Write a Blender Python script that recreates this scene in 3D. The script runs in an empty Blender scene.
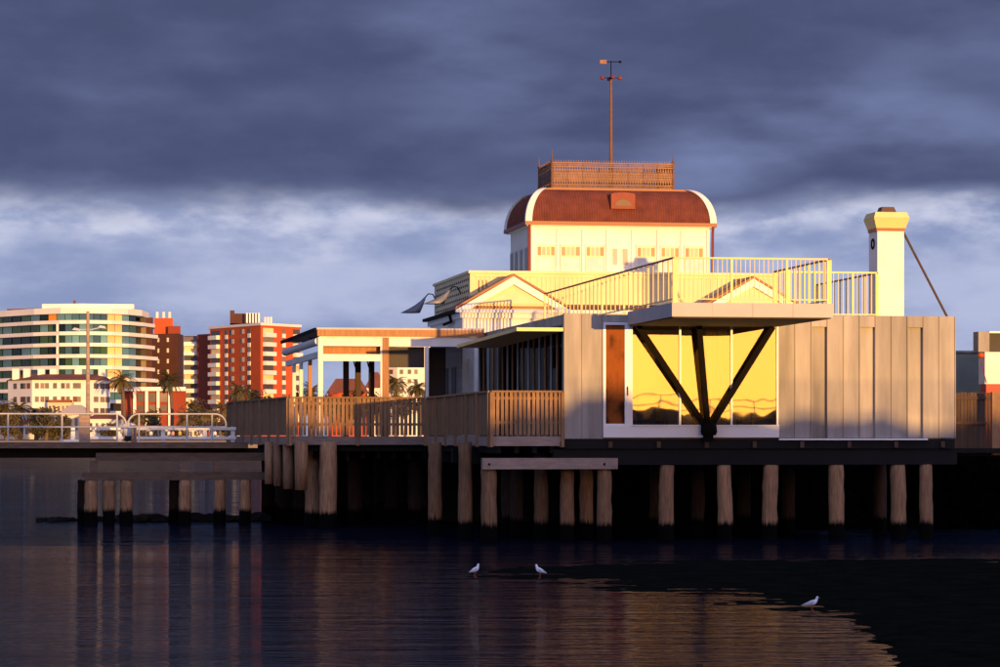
import bpy, bmesh, math, random
from mathutils import Vector, Matrix
random.seed(7)
R = math.radians
scene = bpy.context.scene
COL = scene.collection
# ------------------------------------------------------------------ camera
F = 2778.0; HZ = 437.0; CH = 2.9            # focal length in photo pixels, horizon row, eye height
cam = bpy.data.cameras.new('camera'); cam.lens = 100.0; cam.sensor_width = 36.0
cam.shift_y = (HZ - 333.5) / 1000.0; cam.clip_start = 0.5; cam.clip_end = 9000
co = bpy.data.objects.new('camera', cam); COL.objects.link(co)
co.location = (0, 0, CH); co.rotation_euler = (R(90), 0, 0); scene.camera = co
# ------------------------------------------------------------------ light
SUN_EL = R(1.05); SUN_AZ = R(20)             # low evening sun behind the camera, a little to the right
to_sun = Vector((math.sin(SUN_AZ) * math.cos(SUN_EL), -math.cos(SUN_AZ) * math.cos(SUN_EL), math.sin(SUN_EL)))
sl = bpy.data.lights.new('sun', 'SUN'); sl.energy = 5.0; sl.angle = R(0.35); sl.color = (1.0, 0.54, 0.14)
so = bpy.data.objects.new('sun', sl); COL.objects.link(so)
so.rotation_euler = to_sun.to_track_quat('Z', 'Y').to_euler(); so.location = (30, -60, 40)
scene.view_settings.view_transform = 'Standard'; scene.view_settings.look = 'None'
scene.view_settings.exposure = 0.28; scene.view_settings.gamma = 1.0
# ------------------------------------------------------------------ world: clear western glow under a broken blue-grey cloud deck
w = bpy.data.worlds.new('World'); scene.world = w; w.use_nodes = True
nt = w.node_tree; N = nt.nodes; LK = nt.links.new; N.clear()
out = N.new('ShaderNodeOutputWorld'); bg = N.new('ShaderNodeBackground'); LK(bg.outputs[0], out.inputs[0])
sky = N.new('ShaderNodeTexSky'); sky.sky_type = 'NISHITA'; sky.sun_disc = False
sky.sun_elevation = SUN_EL; sky.sun_rotation = math.pi - SUN_AZ
sky.air_density = 1.0; sky.dust_density = 1.0; sky.ozone_density = 2.0
def nmath(nodes, link, op, a, b=None, c=None, clamp=False):
    n = nodes.new('ShaderNodeMath'); n.operation = op; n.use_clamp = clamp
    for i, v in enumerate((a, b, c)):
        if v is None: continue
        if isinstance(v, (int, float)): n.inputs[i].default_value = v
        else: link(v, n.inputs[i])
    return n.outputs[0]
def M_(op, a, b=None, c=None, clamp=False): return nmath(N, LK, op, a, b, c, clamp)
def wnoise(scale, detail=5, rough=0.5, off=0.0, sc=(1, 1, 1)):
    mp = N.new('ShaderNodeMapping'); mp.inputs['Scale'].default_value = sc; mp.inputs['Location'].default_value = (off, off * .7, off * 1.3)
    LK(tc.outputs['Generated'], mp.inputs['Vector'])
    n = N.new('ShaderNodeTexNoise'); n.inputs['Scale'].default_value = scale; n.inputs['Detail'].default_value = detail; n.inputs['Roughness'].default_value = rough
    LK(mp.outputs[0], n.inputs['Vector']); return n.outputs['Fac']
tc = N.new('ShaderNodeTexCoord'); sp = N.new('ShaderNodeSeparateXYZ'); LK(tc.outputs['Generated'], sp.inputs[0])
el = sp.outputs['Z']
n_big = wnoise(5.0, 3, .5, 3.1, (1, 1, 4)); n_mid = wnoise(11.0, 5, .5, 8.4, (1, 1, 3.2)); n_fine = wnoise(30.0, 5, .55, 1.7, (1, 1, 2.4))
el2 = M_('ADD', el, M_('MULTIPLY', M_('SUBTRACT', n_mid, .5), .034))
el2 = M_('ADD', el2, M_('MULTIPLY', M_('SUBTRACT', n_big, .5), .026))
def mixc(fac, a, b):
    m = N.new('ShaderNodeMix'); m.data_type = 'RGBA'
    for sck, v in ((m.inputs[0], fac), (m.inputs[6], a), (m.inputs[7], b)):
        if isinstance(v, (int, float)): sck.default_value = v
        elif isinstance(v, tuple): sck.default_value = (*v, 1)
        else: LK(v, sck)
    return m.outputs[2]
def ramp(v, a, b):
    n = N.new('ShaderNodeMapRange'); n.interpolation_type = 'SMOOTHSTEP'
    LK(v, n.inputs[0]); n.inputs[1].default_value = a; n.inputs[2].default_value = b
    return n.outputs[0]
deck = ramp(el2, .074, .092)                                             # the underside of the cloud deck
thin = M_('MULTIPLY', ramp(n_big, .40, .72), ramp(n_mid, .35, .75))
lowc = mixc(ramp(M_('ADD', M_('MULTIPLY', n_mid, .6), M_('MULTIPLY', n_fine, .4)), .36, .64), (.265, .325, .545), (.47, .52, .735))
wisp = M_('MULTIPLY', ramp(M_('ADD', M_('MULTIPLY', n_fine, .5), M_('MULTIPLY', n_mid, .5)), .50, .66), ramp(el2, .066, .080))
lowc = mixc(wisp, lowc, (.70, .71, .85))
darkc = mixc(thin, (.070, .088, .180), (.205, .250, .46))
darkc = mixc(M_('MULTIPLY', ramp(n_fine, .35, .75), .22), darkc, (.150, .178, .345))
rim = M_('MULTIPLY', ramp(el2, .064, .077), M_('SUBTRACT', 1.0, ramp(el2, .077, .088)))              # sunlit rim under the deck
lowc = mixc(M_('MULTIPLY', rim, ramp(n_fine, .40, .66)), lowc, (.62, .65, .82))
cloud = mixc(deck, lowc, darkc)
# the deck opens towards the setting sun, where the clear sky shows
dp = N.new('ShaderNodeVectorMath'); dp.operation = 'DOT_PRODUCT'; LK(tc.outputs['Generated'], dp.inputs[0]); dp.inputs[1].default_value = to_sun
openw = ramp(M_('ADD', dp.outputs['Value'], M_('MULTIPLY', M_('SUBTRACT', n_mid, .5), .4)), -.25, .55)
skyc = N.new('ShaderNodeVectorMath'); skyc.operation = 'ADD'; LK(sky.outputs[0], skyc.inputs[0]); LK(mixc(ramp(dp.outputs['Value'], .93, 1.0), mixc(ramp(n_mid, .3, .7), (3.8, 4.7, 9.2), (5.3, 6.2, 11.0)), (34.0, 15.6, 2.8)), skyc.inputs[1])   # thin high veil still lit by the sun
cl10 = N.new('ShaderNodeVectorMath'); cl10.operation = 'SCALE'; LK(cloud, cl10.inputs[0]); cl10.inputs['Scale'].default_value = 10.0
final = mixc(openw, cl10.outputs[0], skyc.outputs[0])
LK(final, bg.inputs['Color']); bg.inputs['Strength'].default_value = 0.08

# ------------------------------------------------------------------ frames: W = world, B = the pavilion's own axes (u along the front, v to the back)
TH = R(9.5); C_, S_ = math.cos(TH), math.sin(TH)
X0, Y0 = 65 / F * 77.0, 77.0
def W(u, v, z=0.0): return Vector((X0 + u * C_ - v * S_, Y0 + u * S_ + v * C_, z))
def U(px, v):
    k = (px - 500) / F
    return (k * (Y0 + v * C_) - X0 + v * S_) / (C_ - k * S_)
def V(px, u):
    k = (px - 500) / F
    return (X0 + u * C_ - k * (Y0 + u * S_)) / (S_ + k * C_)
def Z(py, u, v): return CH + (HZ - py) / F * (Y0 + u * S_ + v * C_)
def FX(px, Y): return (px - 500) / F * Y
def FZ(py, Y): return CH + (HZ - py) / F * Y
def GY(py): return CH * F / (py - HZ)        # distance of a point of the water surface
# ------------------------------------------------------------------ materials
MATS = {}
def mat(name, base, rough=.6, metal=0.0, var=.18, scale=3.0, stretch=(1, 1, 1), rnd=.12, bump=0.0, bscale=None, spec=.4, tint=None, tide=False):
    m = bpy.data.materials.new(name); m.use_nodes = True
    nd = m.node_tree.nodes; lk = m.node_tree.links.new
    b = nd['Principled BSDF']
    b.inputs['Roughness'].default_value = rough; b.inputs['Metallic'].default_value = metal; b.inputs['Specular IOR Level'].default_value = spec
    g = nd.new('ShaderNodeNewGeometry'); mp = nd.new('ShaderNodeMapping'); mp.inputs['Scale'].default_value = stretch
    lk(g.outputs['Position'], mp.inputs['Vector'])
    n = nd.new('ShaderNodeTexNoise'); n.inputs['Scale'].default_value = scale; n.inputs['Detail'].default_value = 6; n.inputs['Roughness'].default_value = .6
    lk(mp.outputs[0], n.inputs['Vector'])
    oi = nd.new('ShaderNodeObjectInfo')
    f1 = nmath(nd, lk, 'MULTIPLY_ADD', n.outputs['Fac'], 2 * var * 1.6, 1 - var * 1.6)
    f2 = nmath(nd, lk, 'MULTIPLY_ADD', oi.outputs['Random'], 2 * rnd, 1 - rnd)
    f = nmath(nd, lk, 'MULTIPLY', f1, f2)
    mx = nd.new('ShaderNodeMix'); mx.data_type = 'RGBA'; mx.inputs[6].default_value = (*base, 1); mx.inputs[7].default_value = (*(tint or base), 1)
    lk(oi.outputs['Random'], mx.inputs[0])
    sc = nd.new('ShaderNodeVectorMath'); sc.operation = 'SCALE'; lk(mx.outputs[2], sc.inputs[0]); lk(f, sc.inputs['Scale'])
    colr = sc.outputs[0]
    if tide:                                   # weed and mussels below the tide line
        s2 = nd.new('ShaderNodeSeparateXYZ'); lk(g.outputs['Position'], s2.inputs[0])
        zz = nmath(nd, lk, 'MULTIPLY_ADD', n.outputs['Fac'], .34, s2.outputs['Z'])
        mr = nd.new('ShaderNodeMapRange'); lk(zz, mr.inputs[0]); mr.inputs[1].default_value = .60; mr.inputs[2].default_value = .74
        m2 = nd.new('ShaderNodeMix'); m2.data_type = 'RGBA'; m2.inputs[6].default_value = (.0025, .0025, .0025, 1); lk(colr, m2.inputs[7]); lk(mr.outputs[0], m2.inputs[0])
        colr = m2.outputs[2]
    lk(colr, b.inputs['Base Color'])
    if bump > 0:
        n2 = nd.new('ShaderNodeTexNoise'); n2.inputs['Scale'].default_value = bscale or scale * 4; n2.inputs['Detail'].default_value = 5
        lk(mp.outputs[0], n2.inputs['Vector'])
        bp = nd.new('ShaderNodeBump'); bp.inputs['Strength'].default_value = bump; bp.inputs['Distance'].default_value = .05
        lk(n2.outputs['Fac'], bp.inputs['Height']); lk(bp.outputs[0], b.inputs['Normal'])
    MATS[name] = m; return m
mat('zinc', (.35, .315, .29), .6, .0, .5, 1.1, (1.6, 1.6, .22), .13, .1, 3, spec=.15)
mat('zinc_trim', (.46, .44, .43), .65, .0, .1, 2, spec=.15)
mat('white_paint', (.80, .77, .70), .6, 0, .13, 1.5, rnd=.03)
mat('aluminium_white', (.82, .82, .82), .35, 0, .04, 2, rnd=.02)
mat('cream_paint', (.78, .64, .36), .6, 0, .14, 1.2, rnd=.05)
mat('pale_yellow', (.80, .62, .26), .5, 0, .08, 2, rnd=.06)
mat('roof_red', (.165, .042, .021), .65, .0, .42, 2.5, rnd=.05)
mat('trim_red', (.20, .035, .02), .45, 0, .15, 3)
mat('iron_lace', (.20, .095, .055), .55, .2, .3, 6, rnd=.15)
mat('lamp_grey', (.22, .22, .25), .5, .2, .2, 4)
mat('timber_rail', (.28, .155, .078), .75, 0, .35, 5, (3, 3, .6), .22, .3, 30)
mat('timber_dark', (.085, .048, .030), .8, 0, .35, 4, (2, 2, .5), .2)
mat('timber_warm', (.36, .16, .065), .6, 0, .3, 4, (3, 3, .4), .12)
mat('timber_grey', (.30, .215, .175), .8, 0, .4, 3, (1, 1, 4), .2, .4, 14)
mat('jetty_timber', (.17, .115, .085), .85, 0, .45, 3, (1, 1, 4), .25, .4, 14, spec=.1)
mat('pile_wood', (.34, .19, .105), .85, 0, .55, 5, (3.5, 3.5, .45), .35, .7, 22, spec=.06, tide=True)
mat('pile_shaded', (.05, .03, .021), .85, 0, .45, 5, (3.5, 3.5, .45), .4, .5, 22, spec=.05, tide=True)  # same wood darkened: undercroft shade put into the colour
mat('black_steel', (.008, .006, .005), .7, .0, .3, 4, spec=.04)
mat('deck_under_shade', (.006, .005, .005), .9, 0, .4, 2)  # near-black timber, under-deck shade put into the base colour
mat('basalt', (.007, .007, .007), .85, 0, .5, 1.5, bump=.6, bscale=4)
mat('rubble', (.0025, .0025, .0025), 1, 0, .5, 1.5, spec=.0)  # near-black: undercroft shade put into the rock colour
mat('rock', (.020, .019, .020), .75, 0, .5, 3, bump=.6, bscale=8)
mat('plywood', (.78, .52, .17), .45, 0, .10, 1.3, (3, 3, .4), .04)
mat('ply_pale', (.85, .68, .32), .5, 0, .08, 1.0)
mat('curtain', (.80, .60, .25), .8, 0, .1, 3)
mat('pane_corner', (.42, .26, .15), .6)
mat('pane_pale', (.56, .58, .60), .5)
mat('pane_brown', (.58, .46, .36), .6)
mat('floor_wood', (.25, .14, .07), .4, 0, .2, 4)
mat('wall_dark', (.035, .024, .02), .6, 0, .3, 3)
mat('door_wood', (.13, .036, .010), .65, 0, .45, 1.6, (2, 1, .5), .1, .0)
mat('urn_brown', (.10, .05, .03), .5, 0, .3, 5)
mat('steel_pipe', (.62, .60, .58), .4, .3, .12, 3, rnd=.06)
mat('weatherboard', (.42, .42, .44), .6, 0, .12, 3)
mat('green_grey', (.20, .21, .16), .7, 0, .15, 2)
mat('red_paint', (.45, .02, .015), .5, 0, .1, 3)
mat('brick_red', (.52, .085, .022), .85, 0, .15, .25, rnd=.08)
mat('brick_deep', (.25, .042, .018), .85, 0, .15, .25, rnd=.08)
mat('brick_brown', (.085, .030, .022), .85, 0, .2, .25, rnd=.08)
mat('render_white', (.82, .76, .70), .7, 0, .08, .15, rnd=.05)
mat('render_cream', (.72, .55, .38), .7, 0, .1, .2, rnd=.08)
mat('tile_roof', (.20, .065, .035), .8, 0, .25, .5)
mat('hotel_glass', (.035, .10, .085), .12, .0, .5, .06, (1, 1, 3), .55, spec=1.0, tint=(.10, .22, .25))
mat('hotel_glass_dark', (.012, .03, .022), .10, .0, .5, .06, rnd=.6, spec=.25, tint=(.03, .07, .03))
mat('sun_glint_glass', (.80, .60, .28), .2, .0, .1, .2, rnd=.2)  # gold base colour paints the low sun's reflection into panes
mat('window_dark', (.045, .035, .032), .35, 0, .4, .3, rnd=.6, tint=(.14, .10, .07), spec=.8)
mat('awning_orange', (.75, .28, .03), .6, 0, .1, .3)
mat('palm_leaf', (.075, .070, .022), .6, 0, .3, 1, rnd=.3, tint=(.11, .075, .025))
mat('leaf_dark', (.045, .050, .018), .6, 0, .35, .6, rnd=.35, tint=(.10, .06, .02))
mat('bark', (.14, .09, .06), .9, 0, .3, 2)
mat('gull_white', (.80, .81, .84), .7, 0, .04, 20)
mat('gull_grey', (.42, .44, .48), .7, 0, .08, 20)
mat('gull_leg', (.30, .06, .03), .6, 0, .1, 20)
mat('skin', (.45, .25, .17), .6); mat('hair', (.012, .010, .010), .6)
for i_, c_ in enumerate([(.75, .74, .76), (.45, .06, .05), (.06, .08, .16), (.55, .30, .30), (.10, .10, .11), (.62, .42, .12)]): mat('shirt_%d' % i_, c_, .8)
mat('trousers', (.04, .045, .07), .85)
mat('ground', (.20, .15, .10), .95, 0, .25, .1)
mat('grass', (.06, .055, .02), .95, 0, .3, .3)
mat('seaweed', (.0085, .0090, .0070), 1.0, 0, .6, 1.4, bump=.9, bscale=6, spec=.0)

def door_mat():
    m = mat('door_swirl_reflection', (.13, .036, .010), .65, spec=.1); nd = m.node_tree.nodes; lk = m.node_tree.links.new
    g = nd.new('ShaderNodeNewGeometry'); mp = nd.new('ShaderNodeMapping'); mp.inputs['Location'].default_value = (-3.0, -77, -4.6); mp.inputs['Scale'].default_value = (1, 0, .55); lk(g.outputs['Position'], mp.inputs['Vector'])
    wv = nd.new('ShaderNodeTexWave'); wv.wave_type = 'RINGS'; wv.inputs['Scale'].default_value = 3.2; wv.inputs['Distortion'].default_value = 5; wv.inputs['Detail'].default_value = 3; wv.inputs['Detail Scale'].default_value = .8; lk(mp.outputs[0], wv.inputs['Vector'])  # wave rings paint a swirled reflection into the door colour
    cr_ = nd.new('ShaderNodeValToRGB'); cr_.color_ramp.elements[0].color = (.035, .009, .004, 1); cr_.color_ramp.elements[1].color = (.26, .072, .014, 1); lk(wv.outputs['Fac'], cr_.inputs[0]); lk(cr_.outputs[0], nd['Principled BSDF'].inputs['Base Color'])
door_mat()
def glass_mat(name, tint, refl):
    m = bpy.data.materials.new(name); m.use_nodes = True; nd = m.node_tree.nodes; lk = m.node_tree.links.new; nd.clear()
    o = nd.new('ShaderNodeOutputMaterial'); mx = nd.new('ShaderNodeMixShader'); t = nd.new('ShaderNodeBsdfTransparent'); g = nd.new('ShaderNodeBsdfGlossy')
    t.inputs[0].default_value = (*tint, 1); g.inputs['Roughness'].default_value = .015; g.inputs['Color'].default_value = (.95, .95, .95, 1)
    f = nd.new('ShaderNodeFresnel'); f.inputs['IOR'].default_value = refl
    nz = nd.new('ShaderNodeTexNoise'); nz.inputs['Scale'].default_value = .6; gp = nd.new('ShaderNodeNewGeometry'); lk(gp.outputs['Position'], nz.inputs['Vector'])
    bp = nd.new('ShaderNodeBump'); bp.inputs['Strength'].default_value = .07; bp.inputs['Distance'].default_value = .05; lk(nz.outputs['Fac'], bp.inputs['Height']); lk(bp.outputs[0], g.inputs['Normal'])
    lk(f.outputs[0], mx.inputs[0]); lk(t.outputs[0], mx.inputs[1]); lk(g.outputs[0], mx.inputs[2]); lk(mx.outputs[0], o.inputs[0])
    MATS[name] = m
glass_mat('clear_glass', (.62, .60, .52), 3.6)
glass_mat('smoked_glass', (.55, .50, .46), 1.02)

def water_mat(name, base, rough, s1, b1, s2, b2, stretch, k, tint):
    m = bpy.data.materials.new(name); m.use_nodes = True; nd = m.node_tree.nodes; lk = m.node_tree.links.new; nd.clear()
    o = nd.new('ShaderNodeOutputMaterial'); mx = nd.new('ShaderNodeMixShader'); df = nd.new('ShaderNodeBsdfDiffuse'); gl = nd.new('ShaderNodeBsdfGlossy'); fr = nd.new('ShaderNodeFresnel')
    fr.inputs['IOR'].default_value = 1.33; df.inputs['Color'].default_value = (*base, 1); gl.inputs['Color'].default_value = (*tint, 1)
    g = nd.new('ShaderNodeNewGeometry'); mp = nd.new('ShaderNodeMapping'); mp.inputs['Scale'].default_value = stretch; lk(g.outputs['Position'], mp.inputs['Vector'])
    h = None
    for s, a in ((s1 * .22, b1 * 1.3), (s1, b1), (s2, b2), (s2 * 3.1, b2 * .25)):
        n = nd.new('ShaderNodeTexNoise'); n.inputs['Scale'].default_value = s; n.inputs['Detail'].default_value = 4; n.inputs['Roughness'].default_value = .55; lk(mp.outputs[0], n.inputs['Vector'])
        v = nmath(nd, lk, 'MULTIPLY', n.outputs['Fac'], a); h = v if h is None else nmath(nd, lk, 'ADD', h, v)
    bp = nd.new('ShaderNodeBump'); bp.inputs['Strength'].default_value = 1.0; bp.inputs['Distance'].default_value = 1.0
    lk(h, bp.inputs['Height']); lk(bp.outputs[0], gl.inputs['Normal'])
    # patches of wind-ruffled and still surface
    n3 = nd.new('ShaderNodeTexNoise'); n3.inputs['Scale'].default_value = .16; n3.inputs['Detail'].default_value = 4
    mp3 = nd.new('ShaderNodeMapping'); mp3.inputs['Scale'].default_value = (.5, 1.6, 1); lk(g.outputs['Position'], mp3.inputs['Vector']); lk(mp3.outputs[0], n3.inputs['Vector'])
    mr = nd.new('ShaderNodeMapRange'); lk(n3.outputs['Fac'], mr.inputs[0]); mr.inputs[1].default_value = .35; mr.inputs[2].default_value = .65; mr.inputs[3].default_value = rough; mr.inputs[4].default_value = rough * 1.8 + .02
    lk(mr.outputs[0], gl.inputs['Roughness'])
    mk = nd.new('ShaderNodeMapRange'); lk(n3.outputs['Fac'], mk.inputs[0]); mk.inputs[1].default_value = .3; mk.inputs[2].default_value = .7; mk.inputs[3].default_value = k * 1.15; mk.inputs[4].default_value = k * .75
    lk(nmath(nd, lk, 'MULTIPLY', fr.outputs[0], mk.outputs[0]), mx.inputs[0])      # steep little wave faces give back less of the sky than a flat mirror
    lk(df.outputs[0], mx.inputs[1]); lk(gl.outputs[0], mx.inputs[2]); lk(mx.outputs[0], o.inputs[0])
    MATS[name] = m
water_mat('sea', (.003, .005, .012), .015, .45, .13, 2.2, .030, (.7, 1.5, 1), .24, (.70, .82, 1))
water_mat('wet_flat', (.007, .007, .013), .02, .75, .050, 3.0, .016, (.38, 1.5, 1), .34, (1, .90, .86))

# ------------------------------------------------------------------ builders
ORG = {}
def link(o): COL.objects.link(o); return o
def tag(o, label=None, cat=None, group=None, kind=None):
    if label: o['label'] = label
    if cat: o['category'] = cat
    if group: o['group'] = group
    if kind: o['kind'] = kind
    return o
def thing(name, label, cat, pos, frame='B', group=None):
    o = link(bpy.data.objects.new(name, None)); o.empty_display_size = .3
    if frame == 'B': o.location = W(*pos); o.rotation_euler = (0, 0, TH)
    else: o.location = pos
    ORG[o.name] = Vector(pos); return tag(o, label, cat, group)
def top(o, frame, pos):
    if frame == 'B': o.location = W(*pos); o.rotation_euler = (0, 0, TH)
    else: o.location = pos
def place(o, parent, cen, frame):
    if parent is not None: o.parent = parent; o.location = Vector(cen) - ORG[parent.name]
    else: top(o, frame, cen)
    ORG[o.name] = Vector(cen); return o
def mesh(name, verts, faces, m, parent=None, frame='B', smooth=False, base=False):
    vs = [Vector(v) for v in verts]
    lo = Vector([min(v[i] for v in vs) for i in range(3)]); hi = Vector([max(v[i] for v in vs) for i in range(3)])
    cen = (lo + hi) / 2
    if base: cen.z = lo.z
    me = bpy.data.meshes.new(name); me.from_pydata([v - cen for v in vs], [], faces); me.update()
    bm = bmesh.new(); bm.from_mesh(me); bmesh.ops.recalc_face_normals(bm, faces=bm.faces); bm.to_mesh(me); bm.free()
    if m: me.materials.append(MATS[m])
    if smooth: me.polygons.foreach_set('use_smooth', [True] * len(me.polygons))
    return place(link(bpy.data.objects.new(name, me)), parent, cen, frame)
BOXES = {}
def box(name, parent, x0, x1, y0, y1, z0, z1, m, frame='B'):
    d = (round(abs(x1 - x0), 4), round(abs(y1 - y0), 4), round(abs(z1 - z0), 4)); key = (d, m)
    me = BOXES.get(key)
    if me is None:
        hx, hy, hz = d[0] / 2, d[1] / 2, d[2] / 2
        vs = [(-hx, -hy, -hz), (hx, -hy, -hz), (hx, hy, -hz), (-hx, hy, -hz), (-hx, -hy, hz), (hx, -hy, hz), (hx, hy, hz), (-hx, hy, hz)]
        fs = [(0, 3, 2, 1), (4, 5, 6, 7), (0, 1, 5, 4), (1, 2, 6, 5), (2, 3, 7, 6), (3, 0, 4, 7)]
        me = bpy.data.meshes.new(name); me.from_pydata(vs, [], fs); me.materials.append(MATS[m]); BOXES[key] = me
    return place(link(bpy.data.objects.new(name, me)), parent, ((x0 + x1) / 2, (y0 + y1) / 2, (z0 + z1) / 2), frame)
class G:                                       # collects geometry of one part
    def __init__(s): s.v = []; s.f = []
    def add(s, vs, fs):
        b = len(s.v); s.v += [tuple(v) for v in vs]; s.f += [tuple(i + b for i in f) for f in fs]; return s
    def box(s, x0, x1, y0, y1, z0, z1):
        return s.add([(x0, y0, z0), (x1, y0, z0), (x1, y1, z0), (x0, y1, z0), (x0, y0, z1), (x1, y0, z1), (x1, y1, z1), (x0, y1, z1)],
                     [(0, 3, 2, 1), (4, 5, 6, 7), (0, 1, 5, 4), (1, 2, 6, 5), (2, 3, 7, 6), (3, 0, 4, 7)])
    def beam(s, p, q, a, b, up=(0, 0, 1)):
        p, q = Vector(p), Vector(q); d = (q - p).normalized(); up = Vector(up)
        if abs(d.dot(up)) > .98: up = Vector((0, 1, 0))
        x = d.cross(up).normalized() * a / 2; y = x.cross(d).normalized() * b / 2
        c = [-x - y, x - y, x + y, -x + y]
        return s.add([p + k for k in c] + [q + k for k in c], [(0, 1, 2, 3), (7, 6, 5, 4), (0, 4, 5, 1), (1, 5, 6, 2), (2, 6, 7, 3), (3, 7, 4, 0)])
    def tube(s, pts, r, n=8, cap=True):
        pts = [Vector(p) for p in pts]; rs = r if isinstance(r, (list, tuple)) else [r] * len(pts); rings = []
        ref = None
        for i, p in enumerate(pts):
            d = (pts[min(i + 1, len(pts) - 1)] - pts[max(i - 1, 0)]).normalized()
            if ref is None: ref = Vector((0, 0, 1)) if abs(d.z) < .9 else Vector((1, 0, 0))
            x = d.cross(ref).normalized(); ref = x.cross(d).normalized(); y = ref
            rings.append([p + (x * math.cos(2 * math.pi * k / n) + y * math.sin(2 * math.pi * k / n)) * rs[i] for k in range(n)])
        vs = [v for rg in rings for v in rg]; fs = []
        for i in range(len(rings) - 1):
            for k in range(n): fs.append((i * n + k, i * n + (k + 1) % n, (i + 1) * n + (k + 1) % n, (i + 1) * n + k))
        if cap: fs += [tuple(range(n))[::-1], tuple((len(rings) - 1) * n + k for k in range(n))]
        return s.add(vs, fs)
    def lathe(s, cx, cy, prof, n=14, ph=0):
        vs = []; fs = []
        for r, z in prof:
            for k in range(n): a = ph + 2 * math.pi * k / n; vs.append((cx + r * math.cos(a), cy + r * math.sin(a), z))
        for i in range(len(prof) - 1):
            for k in range(n): fs.append((i * n + k, i * n + (k + 1) % n, (i + 1) * n + (k + 1) % n, (i + 1) * n + k))
        fs += [tuple(range(n))[::-1], tuple((len(prof) - 1) * n + k for k in range(n))]
        return s.add(vs, fs)
    def ring(s, cen, r, t, ax='u', n=12, d=.02):          # flat ring in the u-z (or v-z) plane
        vs = []; fs = []
        for k in range(n):
            a = 2 * math.pi * k / n
            for rr in (r - t, r + t):
                for dd in (-d, d):
                    h = rr * math.cos(a); zz = rr * math.sin(a)
                    vs.append((cen[0] + h, cen[1] + dd, cen[2] + zz) if ax == 'u' else (cen[0] + dd, cen[1] + h, cen[2] + zz))
        for k in range(n):
            a = 4 * k; b = 4 * ((k + 1) % n)
            fs += [(a, b, b + 2, a + 2), (a + 1, a + 3, b + 3, b + 1), (a, a + 1, b + 1, b), (a + 2, b + 2, b + 3, a + 3)]
        return s.add(vs, fs)
    def out(s, name, m, parent=None, frame='B', smooth=False, base=False): return mesh(name, s.v, s.f, m, parent, frame, smooth, base)
def prism(name, parent, poly, z0, z1, m, frame='B'):
    n = len(poly); vs = [(x, y, z0) for x, y in poly] + [(x, y, z1) for x, y in poly]
    fs = [tuple(range(n))[::-1], tuple(range(n, 2 * n))] + [(i, (i + 1) % n, n + (i + 1) % n, n + i) for i in range(n)]
    return mesh(name, vs, fs, m, parent, frame)
def extr(name, parent, poly, v0, v1, m, frame='B'):      # polygon in u-z, extruded along v
    n = len(poly); vs = [(x, v0, z) for x, z in poly] + [(x, v1, z) for x, z in poly]
    fs = [tuple(range(n)), tuple(range(n, 2 * n))[::-1]] + [(i, (i + 1) % n, n + (i + 1) % n, n + i) for i in range(n)]
    return mesh(name, vs, fs, m, parent, frame)
def copy_tree(o, parent=None):
    c = o.copy(); COL.objects.link(c); ORG[c.name] = ORG[o.name].copy()
    if parent is not None: c.parent = parent
    for ch in list(o.children): copy_tree(ch, c)
    return c

# ================================================================== THE SETTING
def sheet(name, pts, z, m): return tag(mesh(name, [(x, y, z) for x, y in pts], [tuple(range(len(pts)))], m, None, 'W'), kind='structure')
sheet('sea_water', [(-3000, -400), (3000, -400), (3000, 4000), (-3000, 4000)], 0.0, 'sea')
# wet sand flat left by the tide, its far edge slightly ragged
pts = [(-40, 15), (40, 15)]
for i in range(61):
    x = 45 - 90 * i / 60
    pts.append((x, 74.3 + .5 * math.sin(x * .7) + random.uniform(-.2, .2)))
sheet('wet_sand_flat', pts, .006, 'wet_flat')
# weed-covered bank to the right of the flat
def gp(px, py): Y = GY(py); return (FX(px, Y), Y)
from mathutils import noise
BK = [(500, 573), (540, 578), (600, 582), (640, 588), (700, 592), (760, 600), (800, 606), (830, 611), (852, 619), (868, 630), (884, 648), (900, 667), (912, 700), (925, 760)]
def bank_edge(px):
    if px <= BK[0][0]: return BK[0][1] - (BK[0][0] - px) * .3
    for (a, b) in zip(BK, BK[1:]):
        if px <= b[0]: return a[1] + (b[1] - a[1]) * (px - a[0]) / (b[0] - a[0])
    return 900
vs = []; fs = []; nbx, nby = 330, 150
for j_ in range(nby + 1):
    Y = 28 + 37.5 * j_ / nby
    for i_2 in range(nbx + 1):
        X = -1 + 27 * i_2 / nbx; px = 500 + X / Y * F; py = HZ + CH * F / Y
        f = min((bank_edge(px) - py) / (13 if px < 850 else 18), (py - 559 - max(0, (720 - px) * .055)) / 6.0); f = max(-2.2, min(1.6, f))
        z = .010 + .020 * f + .022 * noise.noise(Vector((X * .35, Y * 1.0, 3))) + .018 * noise.noise(Vector((X * 1.2, Y * 2.6, 7))) + .012 * noise.noise(Vector((X * 4, Y * 6, 1)))
        vs.append((X, Y, z))
for j_ in range(nby):
    for i_2 in range(nbx): a = j_ * (nbx + 1) + i_2; fs.append((a, a + 1, a + nbx + 2, a + nbx + 1))
tag(mesh('seaweed_bank', vs, fs, 'seaweed', None, 'W', True), kind='structure')
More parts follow.
